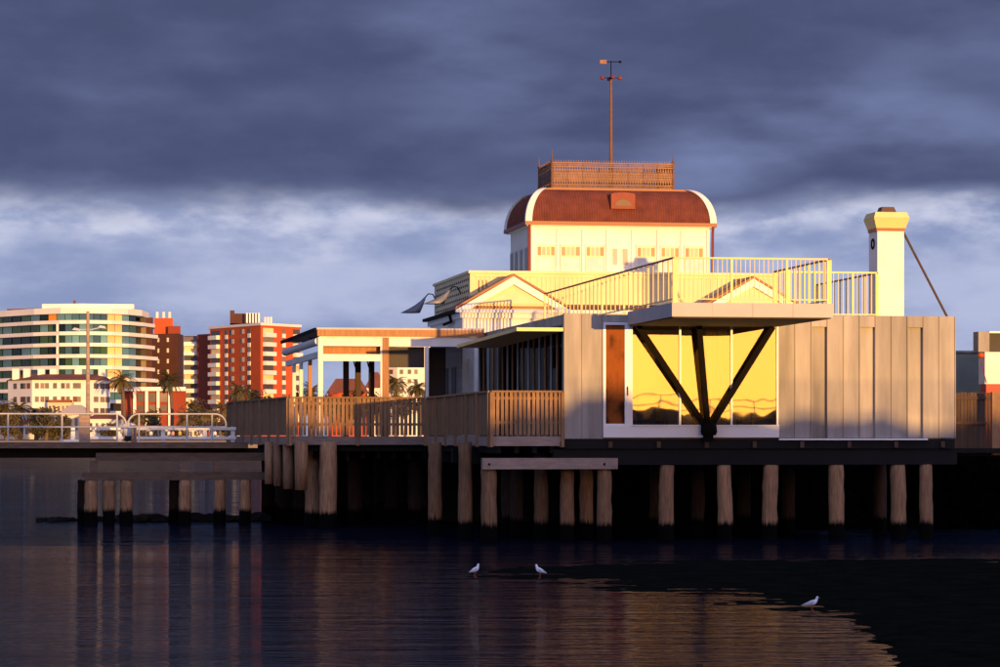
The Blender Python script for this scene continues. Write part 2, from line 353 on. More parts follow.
# unseen rock breakwater behind the camera, crest shaped for the shade it casts
g = G(); nx = 560
xs = [-90 + 280 * i / nx for i in range(nx + 1)]
def crest(x):
    h = 5.30
    if x > 34.6 and x < 36.2: h = 5.75
    if 36.2 <= x < 41: h = 5.45
    if x >= 41: h = 5.12
    return h + .14 * math.sin(x * .9 + 1) + .12 * math.sin(x * 2.3) + random.uniform(-.12, .12)
cr = [crest(x) for x in xs]
for i, x in enumerate(xs):
    hh = cr[i]
    for (y, k) in ((-24, -.5), (-17, hh * .6), (-13, hh), (-11.5, hh * .97), (-7, hh * .45), (-3, -.5)): g.v.append((x, y + random.uniform(-.2, .2), k))
for i in range(nx):
    for k in range(5): a = i * 6 + k; g.f.append((a, a + 6, a + 7, a + 1))
tag(g.out('shade_breakwater', 'basalt', None, 'W'), kind='structure')
t = thing('pipe_railing', 'steel pipe railing on the breakwater crest mirrored in the big window', 'railing', (44, -12.3, 4.9), 'W')
for zz in (5.55, 6.05): g = G(); g.tube([(20, -12.3, zz), (64, -12.3, zz)], .035, 8); g.out('rail', 'steel_pipe', t, 'W')
for k in range(23): g = G(); g.tube([(20 + 2 * k, -12.3, 4.6), (20 + 2 * k, -12.3, 6.05)], .04, 8); g.out('post', 'steel_pipe', t, 'W')
# foreshore land
vs = []; ny = 24; nxx = 40; ys = [430, 432, 440, 470, 520, 600, 700, 800, 1000, 1400, 2200, 3800]
for y in ys:
    for i in range(nxx + 1):
        x = -2200 + 4400 * i / nxx; zz = -.5 if y == 430 else 2.3 + (y - 430) * .0007
        vs.append((x, y + (6 * math.sin(x * .01) if y < 460 else 0), zz))
fs = [(j * (nxx + 1) + i, j * (nxx + 1) + i + 1, (j + 1) * (nxx + 1) + i + 1, (j + 1) * (nxx + 1) + i) for j in range(len(ys) - 1) for i in range(nxx)]
tag(mesh('foreshore', vs, fs, 'ground', None, 'W'), kind='structure')
LAND = 2.45

# ================================================================== PAVILION
ZF = Z(438, 0, 0); ZT = Z(313.5, 0, 0)                  # floor line and wall top
uR = U(955, 0); uD0 = U(603, 0); uD1 = U(630.5, 0); uW1 = U(778.5, 0)
pav = thing('pier_pavilion', 'zinc-clad pavilion with a big glowing window, standing on piles', 'pavilion', (uR / 2, 0, 0))
# zinc cladding: every sheet is a panel with a standing seam
def zinc_panels(edges, recessed, z0, z1):
    for i in range(len(edges) - 1):
        a, b = edges[i], edges[i + 1]
        if i in recessed:
            box('zinc_panel', pav, a, b, .13, .19, z0, z1 - .32, 'zinc')
            box('zinc_panel', pav, a, b, .0, .19, z1 - .319, z1, 'zinc')
        else: box('zinc_panel', pav, a + .004, b - .004, random.uniform(-.004, .004), .19, z0, z1, 'zinc')
        box('seam', pav, b - .012, b + .012, -.035, .0 if i not in recessed else .12, z0, z1 - .01, 'zinc')
eL = [0.0, U(582, 0), uD0 - .012]
zinc_panels(eL, (), ZF - .02, ZT)
box('zinc_panel', pav, uD0 - .01, uW1 + .01, -.002, .19, Z(322, 3, 0), ZT - .02, 'zinc')
eR = [uW1 + .014 + (uR - uW1 - .014) * i / 11 for i in range(12)]
zinc_panels(eR, (2, 5, 8), ZF, ZT)
box('ledge', pav, uW1, U(927, 0), -.09, .02, ZF - .06, ZF - .012, 'aluminium_white')
box('corner_trim', pav, -.03, .0, -.02, .2, ZF - .02, ZT + .01, 'zinc')
# window wall
zs = Z(425.5, 3, 0); zh = Z(322.5, 3, 0)
box('sill_panel', pav, uD0, uW1, -.07, .1, Z(437.5, 3, 0), zs - .02, 'aluminium_white')
box('window_sill', pav, uD1, uW1, -.10, .1, zs - .018, zs + .02, 'aluminium_white')
xs = [uD1, U(680, 0), U(731.5, 0), uW1]
for i in range(4):
    x = xs[i]; box('mullion', pav, x - .025 + (.03 if i == 0 else (-.03 if i == 3 else 0)), x + .025 + (.03 if i == 0 else (-.03 if i == 3 else 0)), -.03, .07, zs + .021, zh, 'aluminium_white')
for i in range(3):
    gp_ = box('glass_pane', pav, xs[i] + (.056 if i == 0 else .026), xs[i + 1] - (.056 if i == 2 else .026), .02, .03, zs + .021, zh - .001, 'clear_glass')
    gp_.rotation_euler = (-R((.16, .27, .22)[i]), 0, R((.2, -.15, .1)[i]))     # panes never sit perfectly true
zt = Z(354, 3, 0)
box('door_frame', pav, uD0, uD0 + .07, -.05, .1, zs - .019, zh, 'aluminium_white')
box('door_frame', pav, uD1 - .17, uD1 + .004, -.05, .1, zs - .019, zh, 'aluminium_white')
box('door_frame', pav, uD0 + .071, uD1 - .171, -.05, .1, zh - .08, zh, 'aluminium_white')
dr = box('door', pav, uD0 + .071, uD1 - .171, .0, .04, zs - .019, zh - .081, 'door_swirl_reflection')
box('door_rail', dr, uD0 + .071, uD1 - .171, -.03, -.001, zs - .019, zs + .05, 'aluminium_white')
hz_ = Z(391, 1, 0)
g = G(); g.tube([(uD1 - .10, -.06, hz_ - .12), (uD1 - .10, -.11, hz_ - .10), (uD1 - .10, -.11, hz_ + .10), (uD1 - .10, -.06, hz_ + .12)], .014, 6); g.out('door_handle', 'black_steel', dr)
# roof slab / terrace, left glazed side and interior
VB = 15.2
box('roof', pav, .02, uR - .02, .2, VB, ZT - .32, ZT - .06, 'zinc')
box('floor', pav, .0, uR, .02, VB, ZF - .30, ZF - .03, 'deck_under_shade')
box('side_wall', pav, uR - .2, uR - .01, .2, VB, ZF - .02, ZT - .33, 'zinc')
box('back_wall', pav, 4.6, uR - .21, 4.6, 4.8, ZF - .02, ZT - .33, 'ply_pale')
box('partition', pav, uW1 + .15, uW1 + .30, .22, 4.59, ZF - .02, ZT - .33, 'ply_pale')
box('partition', pav, uD1 - .20, uD1 - .08, .22, 3.4, ZF - .02, ZT - .33, 'wall_dark')
nb = 7; ua = uD1 + .3; ub = uW1 + .14
for i in range(nb):
    a = ua + (4.6 - ua) * i / nb if False else uD1 - .07 + (uW1 + .14 - uD1 + .07) * i / nb
    b = uD1 - .07 + (uW1 + .14 - uD1 + .07) * (i + 1) / nb
    box('plywood_sheet', pav, a + .006, b - .006, 4.50, 4.59, ZF + .05, ZT - .62, 'plywood')
box('bulkhead', pav, uD1 - .07, uW1 + .14, 2.9, 3.1, ZT - .62, ZT - .33, 'timber_warm')
box('interior_floor', pav, .1, uR - .21, .2, VB - .1, ZF - .029, ZF + .01, 'floor_wood')
box('rear_wall', pav, .05, 4.59, VB - .3, VB - .1, ZF, ZT - .33, 'wall_dark')
box('inner_wall', pav, 3.3, 3.45, 4.9, VB - .31, ZF, ZT - .33, 'wall_dark')
# left side: mullions and panes all the way back, roof fascia, awning
vm = [.22 + (VB - .4) * i / 16 for i in range(17)]
for i, v in enumerate(vm): box('mullion', pav, -.03, .05, v - .03, v + .03, ZF, ZT - .33, 'timber_warm' if i % 2 else 'zinc_trim')
for i in range(16): box('glass_pane', pav, .005, .012, vm[i] + .031, vm[i + 1] - .031, ZF + .01, ZT - .331, 'smoked_glass')
box('fascia', pav, -.03, .019, .2, VB, ZT - .30, ZT - .02, 'zinc')
for v, uu in ((2.0, .9), (4.6, 1.4), (7.2, 1.1), (10., 1.5), (12.5, .9)): box('inner_column', pav, uu, uu + .16, v, v + .16, ZF + .011, ZT - .34, 'timber_warm')
uA = U(517, .0); za = Z(331, -1, 0)
g = G(); vE = V(457, uA); g.add([(uA, .05, za), (-.035, .05, za), (-.035, vE, za - .12), (uA, vE, za - .12), (uA, .05, za + .10), (-.035, .05, za + .10), (-.035, vE, za - .02), (uA, vE, za - .02)],
      [(0, 3, 2, 1), (4, 5, 6, 7), (0, 1, 5, 4), (1, 2, 6, 5), (2, 3, 7, 6), (3, 0, 4, 7)])
g.out('awning', 'pale_yellow', pav)
# canopy
VC = -5.5
cL = U(672, VC); cR = U(833, VC); zc1 = Z(302.5, cL, VC); zc0 = Z(316.5, cL, VC)
can = box('canopy', pav, cL, cR, VC, -.036, zc0, zc1, 'zinc_trim')
box('soffit', can, cL + .05, cR - .05, VC + .05, -.08, zc0 - .03, zc0 - .002, 'timber_dark')
for i in range(1, 4): x = cL + (cR - cL) * i / 4; box('seam', can, x - .006, x + .006, VC - .006, VC - .0005, zc0 + .01, zc1 - .01, 'zinc')
uB = U(708, -.15); bz = Z(431, uB, -.2)
for (px, vt) in ((638, -.26), (699, -.30), (773, -.22)):
    ut = U(px, vt); g = G(); g.beam((uB, -.16, bz), (ut, vt, zc0 - .031), .145, .145); g.out('strut', 'black_steel', pav)
g = G(); g.lathe(uB, -.25, [(.20, bz - .12), (.24, bz - .02), (.22, bz + .16), (.10, bz + .26)], 10); g.out('strut_shoe', 'black_steel', pav)
box('wall_bracket', pav, uB - .12, uB + .12, -.30, -.071, bz - .28, bz - .121, 'black_steel')
# substructure of the pavilion
for i in range(9):
    x = -.1 + i * uR / 8.2; box('joist_end', pav, x - .05, x + .06, -.06, .4, ZF - .27, ZF - .10, 'timber_dark')
box('edge_beam', pav, -.3, uR + .1, .1, .45, ZF - .75, ZF - .31, 'deck_under_shade')
for v in (3.5, 7, 10.5, 14): box('bearer', pav, -2.1, uR + .1, v, v + .3, ZF - .75, ZF - .31, 'deck_under_shade')
# ------------------------------------------------------------------ inside the window
def chair(u, v, rot, label):
    t = thing('cafe_chair', label, 'chair', (u, v, ZF + .01), group='chairs inside the big window'); t.rotation_euler.z = TH + rot
    O = ORG[t.name]
    def P(x, y, z): return (O.x + x, O.y + y, O.z + z)
    g = G(); g.box(O.x - .21, O.x + .21, O.y - .21, O.y + .21, O.z + .43, O.z + .47); g.out('seat', 'urn_brown', t)
    for sx in (-1, 1):
        for sy in (-1, 1): g = G(); g.tube([P(sx * .19, sy * .19, .429), P(sx * .22, sy * .22, 0)], .016, 6); g.out('leg', 'black_steel', t)
    g = G(); g.tube([P(-.2, .2, .471), P(-.2, .24, .9), P(.2, .24, .9), P(.2, .2, .471)], .016, 6)
    g.tube([P(-.2, .225, .72), P(.2, .225, .72)], .012, 6); g.out('backrest', 'black_steel', t)
    return t
chair(U(642, 1.2), 1.2, R(100), 'dark metal chair beside the door behind the window')
chair(U(654, 2.3), 2.3, R(-60), 'dark metal chair next to the brown urn behind the window')
chair(U(744, 1.6), 1.6, R(170), 'dark metal chair behind the pane farthest from the door')
def cafe_table(u, v, label):
    t = thing('cafe_table', label, 'table', (u, v, ZF + .01))
    O = ORG[t.name]; g = G(); g.lathe(O.x, O.y, [(.40, O.z + .70), (.42, O.z + .715), (.42, O.z + .735), (.40, O.z + .74)], 20); g.out('table_top', 'timber_dark', t)
    g = G(); g.lathe(O.x, O.y, [(.035, O.z + .03), (.035, O.z + .699)], 10); g.out('stem', 'black_steel', t)
    g = G(); g.lathe(O.x, O.y, [(.26, O.z), (.25, O.z + .02), (.05, O.z + .029)], 16); g.out('foot', 'black_steel', t)
    return t
cafe_table(U(667, 1.7), 1.7, 'round cafe table under the brown urn'); cafe_table(U(722, 1.5), 1.5, 'round cafe table carrying a flower vase and bottles')
O = Vector((U(667, 1.7), 1.7, ZF + .75)); g = G()
g.lathe(O.x, O.y, [(.10, O.z), (.20, O.z + .08), (.27, O.z + .22), (.24, O.z + .36), (.14, O.z + .42), (.17, O.z + .46), (.12, O.z + .47)], 16)
tag(g.out('brown_urn', 'urn_brown', None, 'B', True, True), 'big brown pottery urn on a cafe table behind the window', 'urn')
t = thing('flower_vase', 'red flowers in a vase on the cafe table behind the window', 'vase', (U(715, 1.5), 1.5, ZF + .75)); O = ORG[t.name]
g = G(); g.lathe(O.x, O.y, [(.05, O.z), (.08, O.z + .08), (.05, O.z + .2), (.06, O.z + .24)], 12); g.out('vase', 'urn_brown', t, smooth=True)
for k in range(14):
    a = random.uniform(0, 6.28); r_ = random.uniform(.03, .16); h = random.uniform(.34, .55); g = G()
    g.tube([(O.x, O.y, O.z + .2), (O.x + r_ * math.cos(a), O.y + r_ * math.sin(a), O.z + h)], .004, 4)
    c = (O.x + r_ * math.cos(a), O.y + r_ * math.sin(a)); g.lathe(c[0], c[1], [(.01, O.z + h), (.04, O.z + h + .03), (.03, O.z + h + .06), (.005, O.z + h + .065)], 6); g.out('flower', 'red_paint' if k % 3 else 'trim_red', t)
for px in (724, 729):
    u = U(px, 1.35); zz = ZF + .75; g = G(); g.lathe(u, 1.35, [(.04, zz), (.042, zz + .16), (.016, zz + .23), (.016, zz + .30), (.0161, zz + .301)], 10)
    tag(g.out('bottle', 'door_wood', None, 'B', True, True), 'amber bottle beside the flower vase on the cafe table', 'bottle', 'bottles on the cafe table')
t = thing('pendant_lamp', 'dark box pendant lamp hanging behind the window beside the door', 'lamp', (U(663, 1.9), 1.9, ZT - .32)); O = ORG[t.name]
g = G(); g.tube([(O.x, O.y, O.z), (O.x, O.y, O.z - 1.05)], .022, 6); g.out('cord', 'timber_dark', t)
g = G(); g.lathe(O.x, O.y, [(.06, O.z - 1.05), (.13, O.z - 1.09), (.13, O.z - 1.44), (.06, O.z - 1.48)], 4, .78); g.out('lamp_shade', 'timber_dark', t)
for px, lab in ((733, 'pale gathered curtain hanging between the window struts'),):
    a, b = U(706, .9), U(728, .9); g = G(); n = 30; vs = []
    for i in range(n + 1):
        x = a + (b - a) * i / n; y = .95 + .05 * math.sin(i * 1.7)
        vs += [(x, y, ZF + .03), (x, y, ZT - .36), (x, y + .012, ZF + .03), (x, y + .012, ZT - .36)]
    fs = []
    for i in range(n): k = 4 * i; fs += [(k, k + 4, k + 5, k + 1), (k + 2, k + 3, k + 7, k + 6), (k, k + 2, k + 6, k + 4), (k + 1, k + 5, k + 7, k + 3)]
    tag(mesh('curtain', vs, fs, 'curtain'), lab, 'curtain')
for (a, b, lab) in ((755, 773, 'brown padded bench by the window end away from the door'), (640, 655, 'low brown padded bench by the chairs behind the window')):
    x0, x1 = U(a, 1), U(b, 1); t = thing('window_bench', lab, 'bench', ((x0 + x1) / 2, 1.0, ZF + .01)); O = ORG[t.name]
    g = G(); g.add([(x0, .8, O.z + .30), (x1, .8, O.z + .30), (x1, 1.3, O.z + .30), (x0, 1.3, O.z + .30), (x0 + .08, .85, O.z + .5), (x1 - .06, .85, O.z + .54), (x1 - .06, 1.25, O.z + .54), (x0 + .08, 1.25, O.z + .5)],
          [(0, 3, 2, 1), (4, 5, 6, 7), (0, 1, 5, 4), (1, 2, 6, 5), (2, 3, 7, 6), (3, 0, 4, 7)]); g.out('cushion', 'urn_brown', t)
    box('bench_base', t, x0 + .05, x1 - .05, .86, 1.24, O.z, O.z + .299, 'timber_dark')

# ------------------------------------------------------------------ roof-terrace railings: post, picket, handrail parts
def terrace_rail(name, label, p, q, z0, h, step, post_every, flat, m='pale_yellow', mp='pale_yellow'):
    p, q = Vector((p[0], p[1], 0)), Vector((q[0], q[1], 0)); L = (q - p).length; d = (q - p) / L
    t = thing(name, label, 'railing', ((p.x + q.x) / 2, (p.y + q.y) / 2, z0)); n = max(1, round(L / step))
    g = G(); g.beam((p.x, p.y, z0 + h), (q.x, q.y, z0 + h), .05, .045); g.out('handrail', 'timber_warm' if flat else mp, t)
    g = G(); g.beam((p.x, p.y, z0 + .10), (q.x, q.y, z0 + .10), .03, .03); g.out('bottom_rail', mp, t)
    pts = [p + d * (L * i / n) for i in range(n + 1)]
    for i, c in enumerate(pts):
        if i % post_every == 0 or i == n: box('post', t, c.x - .032, c.x + .032, c.y - .025, c.y + .025, z0 - .0, z0 + h - .024, mp)
        elif flat: box('picket', t, c.x - .012, c.x + .012, c.y - .035, c.y + .035, z0 + .06, z0 + h - .024, m)
        else: box('picket', t, c.x - .008, c.x + .008, c.y - .008, c.y + .008, z0 + .116, z0 + h - .024, m)
    return t
zR = zc1; hR = Z(257.5, cL, VC) - zc1; i_ = .06
terrace_rail('terrace_railing', 'long yellow railing with flat pickets running back along the terrace edge', (cL + i_, VC + i_), (cL + i_, 13.0), zR, hR, .62, 5, True)
terrace_rail('terrace_railing', 'yellow railing with thin rods along the front of the canopy', (cL + .12, VC + i_), (cR - .12, VC + i_), zR, hR, .125, 12, False)
terrace_rail('terrace_railing', 'yellow railing with flat pickets along the canopy side nearer the chimney', (cR - i_, VC + i_), (cR - i_, .1), zR, hR, .5, 4, True)
uCh = U(877, .3)
terrace_rail('terrace_railing', 'yellow rod railing between the canopy and the chimney', (cR + .02, .25), (uCh - .03, .25), ZT - .055, hR + .12, .14, 8, False)
terrace_rail('terrace_railing', 'yellow railing running back past the chimney', (uCh + .02, .32), (uCh + .02, 6.5), ZT - .055, hR + .12, .62, 4, True)
# chimney and its brace
c0, c1 = U(877.5, .9), U(904, .9); zc = lambda y: Z(y, c0, .9)
t = thing('chimney', 'square cream chimney with flared yellow cap on the zinc roof', 'chimney', ((c0 + c1) / 2, 1.3, ZT - .06))
cw = c1 - c0; vv0, vv1 = .9, .9 + cw * 1.05
box('shaft', t, c0, c1, vv0, vv1, ZT - .06, zc(231), 'white_paint')
def frust(name, par, a, z0, b, z1, m):
    cu, cv = (c0 + c1) / 2, (vv0 + vv1) / 2
    g = G(); h = cw / 2; g.add([(cu + sx * (h + e), cv + sy * (h + e), z) for (e, z) in ((a, z0), (b, z1)) for (sx, sy) in ((-1, -1), (1, -1), (1, 1), (-1, 1))],
        [(0, 3, 2, 1), (4, 5, 6, 7), (0, 1, 5, 4), (1, 2, 6, 5), (2, 3, 7, 6), (3, 0, 4, 7)]); return g.out(name, m, par)
frust('collar', t, .03, zc(231), .03, zc(228), 'trim_red')
frust('cap', t, .04, zc(227.9), .13, zc(218), 'pale_yellow'); frust('cap', t, .13, zc(217.9), .07, zc(212), 'pale_yellow')
frust('cowl', t, -.16, zc(211.9), -.22, zc(206), 'urn_brown')
g = G(); hb = G(); hb.ring((c0 - .005, (vv0 + vv1) / 2, zc(243)), .13, .03, 'v', 14, .02); hb.out('vent_ring', 'black_steel', t)
g = G(); g.tube([(c1 + .02, vv0 + .1, zc(232)), (U(948, .8), .8, ZT - .02)], .035, 8)
br = tag(g.out('chimney_brace', 'timber_dark', None), 'thin dark brace from the chimney top down to the zinc roof', 'brace')

# ================================================================== KIOSK behind the pavilion
VK = 16.2; VP = 17.6; VT = 19.2
kL = U(458, VK) + .15; kR = 2 * 4.35 - kL
pL = U(470, VP); pR = U(777, VP); KC = (pL + pR) / 2; kR = 2 * KC - kL
zE = Z(309, kL, VK); zP = Z(270.5, pL, VP)
kio = thing('pier_kiosk', 'old white pier kiosk with red curved roof tower and gables', 'kiosk', (KC, VK + 4, ZF - .03))
VKB = V(424, kL - .2)
box('wall', kio, kL, kR, VK, VKB - .3, ZF - .03, zE - .30, 'white_paint')
for i in range(22): zz = ZF + .05 + i * .15; box('weatherboard', kio, kL - .03, kL - .001, VK + .1, VKB - .4, zz, zz + .14, 'weatherboard')
box('eave_band', kio, kL - .10, kR + .1, VK - .12, VKB - .2, zE - .299, zE - .02, 'white_paint')
for a, b, c, d in ((kL - .26, kR + .26, VK - .26, VK - .121), (kL - .26, kL - .101, VK - .12, VKB), (kR + .101, kR + .26, VK - .12, VKB)): box('gutter', kio, a, b, c, d, zE - .12, zE - .015, 'black_steel' if b < kL else 'white_paint')
box('doorway', kio, kL + .25, -.15, VK - .03, VK - .001, ZF - .02, ZF + 2.6, 'wall_dark')
for x in (kL + .2, -.15): box('door_frame', kio, x, x + .049, VK - .06, VK - .0015, ZF - .02, ZF + 2.66, 'white_paint')
for v in (VK + 1.2, VK + 3.0): box('side_window', kio, kL - .05, kL - .031, v, v + 1.0, ZF + .4, ZF + 2.4, 'wall_dark')
# low hipped skirt roof between eave and parapet
g = G(); a = (kL - .12, kR + .12, VK - .11, VKB - .1); b = (pL - .01, pR + .01, VP - .01, VKB - .9)
g.add([(a[0], a[2], zE - .019), (a[1], a[2], zE - .019), (a[1], a[3], zE - .019), (a[0], a[3], zE - .019), (b[0], b[2], zE + .25), (b[1], b[2], zE + .25), (b[1], b[3], zE + .25), (b[0], b[3], zE + .25)],
      [(0, 3, 2, 1), (4, 5, 6, 7), (0, 1, 5, 4), (1, 2, 6, 5), (2, 3, 7, 6), (3, 0, 4, 7)]); g.out('skirt_roof', 'roof_red', kio)
g = G(); g.tube([(kL - .2, VK + 1.6, zE - .13), (kL - .14, VK + 1.6, zE - .36), (kL - .16, VK + 3.2, zE - .40)], .05, 8); g.out('downpipe', 'black_steel', kio)
# parapet
VPB = V(434.5, pL)
par = box('parapet', kio, pL, pR, VP, VPB, zE + .1, zP - .09, 'cream_paint')
box('coping', par, pL - .06, pR + .06, VP - .06, VPB + .06, zP - .089, zP, 'cream_paint')
zl = zP - .35
for i in range(5):
    a = pL + .12 + (pR - pL - .24) * i / 5; b = a + (pR - pL - .24) / 5
    for (x0, x1, z0, z1) in ((a + .02, b - .02, zP - .20, zP - .16), (a + .02, b - .02, zE + .22, zE + .26)): box('moulding', par, x0, x1, VP - .03, VP - .001, z0, z1, 'cream_paint')
    nsl = 13
    for k in range(nsl):
        x = a + .12 + (b - a - .24) * k / (nsl - 1); box('slat', par, x - .02, x + .02, VP - .022, VP - .001, zE + .262, zP - .202, 'cream_paint')
for k in range(3): x = pL + .30 + .13 * k; box('slot', par, x - .018, x + .018, VP - .028, VP - .0005, zP - .75, zP - .32, 'urn_brown')
for r_ in range(5):
    for k in range(18):
        v = VP + .3 + (VPB - VP - .6) * (k + .5 * (r_ % 2)) / 18; z = zP - .28 - r_ * .2; box('boss', par, pL - .03, pL - .001, v - .05, v + .05, z - .035, z + .035, 'urn_brown')
# gables
zA = Z(275.5, .26, VK); hw = (U(513, VK) - U(456, VK))
for gx in (U(513, VK), 2 * KC - U(513, VK)):
    gb = extr('gable', kio, [(gx - hw + .2, zE - .01), (gx + hw - .2, zE - .01), (gx, zA - .13)], VK - .02, VP - .01, 'cream_paint')
    for sgn in (-1, 1):
        e = gx + sgn * hw
        extr('bargeboard', gb, [(e, zE - .02), (e - sgn * .42, zE - .02), (gx, zA - .29), (gx, zA - .02)], VK - .16, VK - .03, 'white_paint')
        extr('ridge_capping', gb, [(e + sgn * .04, zE + .0), (e + sgn * .04, zE + .07), (gx, zA + .07), (gx, zA - .015)], VK - .19, VP - .02, 'trim_red')
    extr('pediment_panel', gb, [(gx - hw * .62, zE + .18), (gx + hw * .62, zE + .18), (gx, zA - .48)], VK - .06, VK - .021, 'cream_paint')
    box('pediment_rail', gb, gx - hw * .68, gx + hw * .68, VK - .10, VK - .021, zE + .03, zE + .11, 'trim_red')
# tower
tL, tR = U(530.5, VT), U(709.5, VT); tz0 = zP - .4; tz1 = Z(222.5, tL, VT); D_ = (tR - tL) * .64
tw = box('tower', kio, tL, tR, VT, VT + D_, tz0, tz1 - .01, 'white_paint')
zw0, zw1, zw2 = Z(274, tL, VT), Z(256, tL, VT), Z(246, tL, VT)
for (a, b) in ((537, 555), (561, 580), (586, 604), (637, 655), (661, 679), (685, 703)):
    x0, x1 = U(a, VT), U(b, VT)
    wn = box('window', tw, x0, x1, VT - .02, VT - .001, zw0, zw2, 'ply_pale')
    for k in range(4):
        q0 = x0 + (x1 - x0) * k / 4; q1 = x0 + (x1 - x0) * (k + 1) / 4
        box('pane', wn, q0 + .02, q1 - .02, VT - .026, VT - .0205, zw1 + .03, zw2 - .02, 'pane_corner' if k in (0, 3) else 'pane_brown')
    box('pane', wn, x0 + .02, x1 - .02, VT - .026, VT - .0205, zw0 + .1, zw1 - .02, 'pane_pale')
    box('sash', wn, x0 - .03, x0, VT - .05, VT - .0015, zw0, zw2 + .04, 'white_paint'); box('sash', wn, x1, x1 + .03, VT - .05, VT - .0015, zw0, zw2 + .04, 'white_paint')
    box('lintel', wn, x0 - .03, x1 + .03, VT - .05, VT - .0015, zw2 + .041, zw2 + .09, 'white_paint')
for (a, b) in ((611, 618.5), (621, 629)):
    x0, x1 = U(a, VT), U(b, VT); dd = box('tower_door', tw, x0, x1, VT - .03, VT - .001, zw0, zw2, 'white_paint')
    box('pane', dd, x0 + .05, x1 - .05, VT - .036, VT - .0305, zw0 + .35, zw2 - .06, 'pane_brown')
for px in (530.5, 558, 583, 607.5, 632.5, 658, 682, 709.5):
    x = U(px, VT); x = min(max(x, tL + .06), tR - .06); box('pilaster', tw, x - .05, x + .05, VT - .055, VT - .001, tz0 + .45, tz1 - .2, 'white_paint')
for k in range(4):
    v = VT + .5 + k * (D_ - .9) / 3.2; wn = box('window', tw, tL - .02, tL - .001, v, v + .6, zw0, zw2, 'weatherboard'); box('pane', wn, tL - .026, tL - .0205, v + .06, v + .54, zw0 + .1, zw2 - .06, 'window_dark')
box('eave_band', tw, tL - .14, tR + .14, VT - .14, VT + D_ + .14, tz1 - .12, tz1 - .02, 'white_paint')
g = G()
for (a, b, c, d) in ((tL - .22, tR + .22, VT - .22, VT - .141), (tL - .22, tL - .141, VT - .14, VT + D_ + .22), (tR + .141, tR + .22, VT - .14, VT + D_ + .22)): g.box(a, b, c, d, tz1 - .09, tz1 + .04)
g.out('gutter', 'trim_red', tw)
for x in (tL - .06, tR + .09):
    g = G(); g.tube([(x, VT - .16, tz1 - .08), (x, VT - .10, tz1 - .3), (x, VT - .08, tz0 + .2)], .05, 8); g.out('downpipe', 'trim_red', tw)
# curved mansard, ribbed iron
A_, B_ = U(551, VT) - tL + .1, Z(187.5, tL, VT) - tz1
def mans(side):
    g = G(); n = 14
    half = {'f': (tL - .14, tR + .14), 'b': (tL - .14, tR + .14), 'l': (VT - .14, VT + D_ + .14), 'r': (VT - .14, VT + D_ + .14)}[side]
    cols = int((half[1] - half[0]) / .022); 
    for i in range(n + 1):
        tt = i / n * math.pi / 2; ins = A_ * (1 - math.cos(tt)); h = B_ * math.sin(tt)
        for k in range(cols + 1):
            x = half[0] + (half[1] - half[0]) * k / cols; x = min(max(x, half[0] + ins), half[1] - ins); rb = .016 * math.sin(k * 2 * math.pi / 4)
            o = ins - rb
            p = {'f': (x, VT - .14 + o), 'b': (x, VT + D_ + .14 - o), 'l': (tL - .14 + o, x), 'r': (tR + .14 - o, x)}[side]
            g.v.append((p[0], p[1], tz1 + h))
    for i in range(n):
        for k in range(cols): a = i * (cols + 1) + k; g.f.append((a, a + 1, a + cols + 2, a + cols + 1))
    return g.out('roof', 'roof_red', tw)
rf = mans('f'); mans('l'); mans('r'); mans('b')
box('roof_platform', tw, tL - .14 + A_ - .06, tR + .14 - A_ + .06, VT - .14 + A_ - .06, VT + D_ + .14 - A_ + .06, tz1 + B_ - .02, tz1 + B_ + .06, 'trim_red')
for (sx, sy) in ((-1, -1), (1, -1), (1, 1), (-1, 1)):
    g = G(); pts = []
    for i in range(15):
        tt = i / 14 * math.pi / 2; ins = A_ * (1 - math.cos(tt)); h = B_ * math.sin(tt)
        pts.append(((tL - .14 + ins) if sx < 0 else (tR + .14 - ins), (VT - .14 + ins) if sy < 0 else (VT + D_ + .14 - ins), tz1 + h + .01))
    vs = []
    for i, p in enumerate(pts):
        tt = i / 14 * math.pi / 2; nz = math.sin(tt) * .05; nh = math.cos(tt) * .05; wv = .16
        vs += [(p[0] + sx * (nh + .02), p[1] + sy * (nh + .02), p[2] + nz), (p[0] - sx * wv, p[1] + sy * (nh + .02), p[2] + nz), (p[0] - sx * wv, p[1] - sy * wv, p[2] + nz - .03), (p[0] + sx * (nh + .02), p[1] - sy * wv, p[2] + nz)]
    fs = []
    for i in range(14):
        for k in range(4): fs.append((4 * i + k, 4 * i + (k + 1) % 4, 4 * i + 4 + (k + 1) % 4, 4 * i + 4 + k))
    fs += [(0, 1, 2, 3), (56, 57, 58, 59)]
    mesh('hip_capping', vs, fs, 'white_paint', tw)
# dormer vent in the front of the roof
dx0, dx1 = U(610, VT), U(634, VT); dz0, dz1 = Z(208, tL, VT), Z(192, tL, VT)
mat('dormer_red', (.27, .06, .03), .7)
dm = extr('dormer_vent', tw, [(dx0, dz0), (dx1, dz0), (dx1, dz1 - .06)] + [((dx0 + dx1) / 2 + (dx1 - dx0) / 2 * math.cos(a), dz1 - .06 + .08 * math.sin(a)) for a in [math.pi * k / 8 for k in range(1, 8)]] + [(dx0, dz1 - .06)], VT - .20, VT + .6, 'dormer_red')
g = G(); cx = (dx0 + dx1) / 2; n = 12; vs = [(cx + .30 * math.cos(math.pi * k / n), VT - .215, dz0 + .10 + .22 * math.sin(math.pi * k / n)) for k in range(n + 1)] + [(cx + .30 * math.cos(math.pi * k / n), VT - .201, dz0 + .10 + .22 * math.sin(math.pi * k / n)) for k in range(n + 1)]
mesh('louvre', vs, [tuple(range(n + 1)), tuple(range(n + 1, 2 * n + 2))] + [(k, k + 1, n + 2 + k, n + 1 + k) for k in range(n)], 'urn_brown', dm)
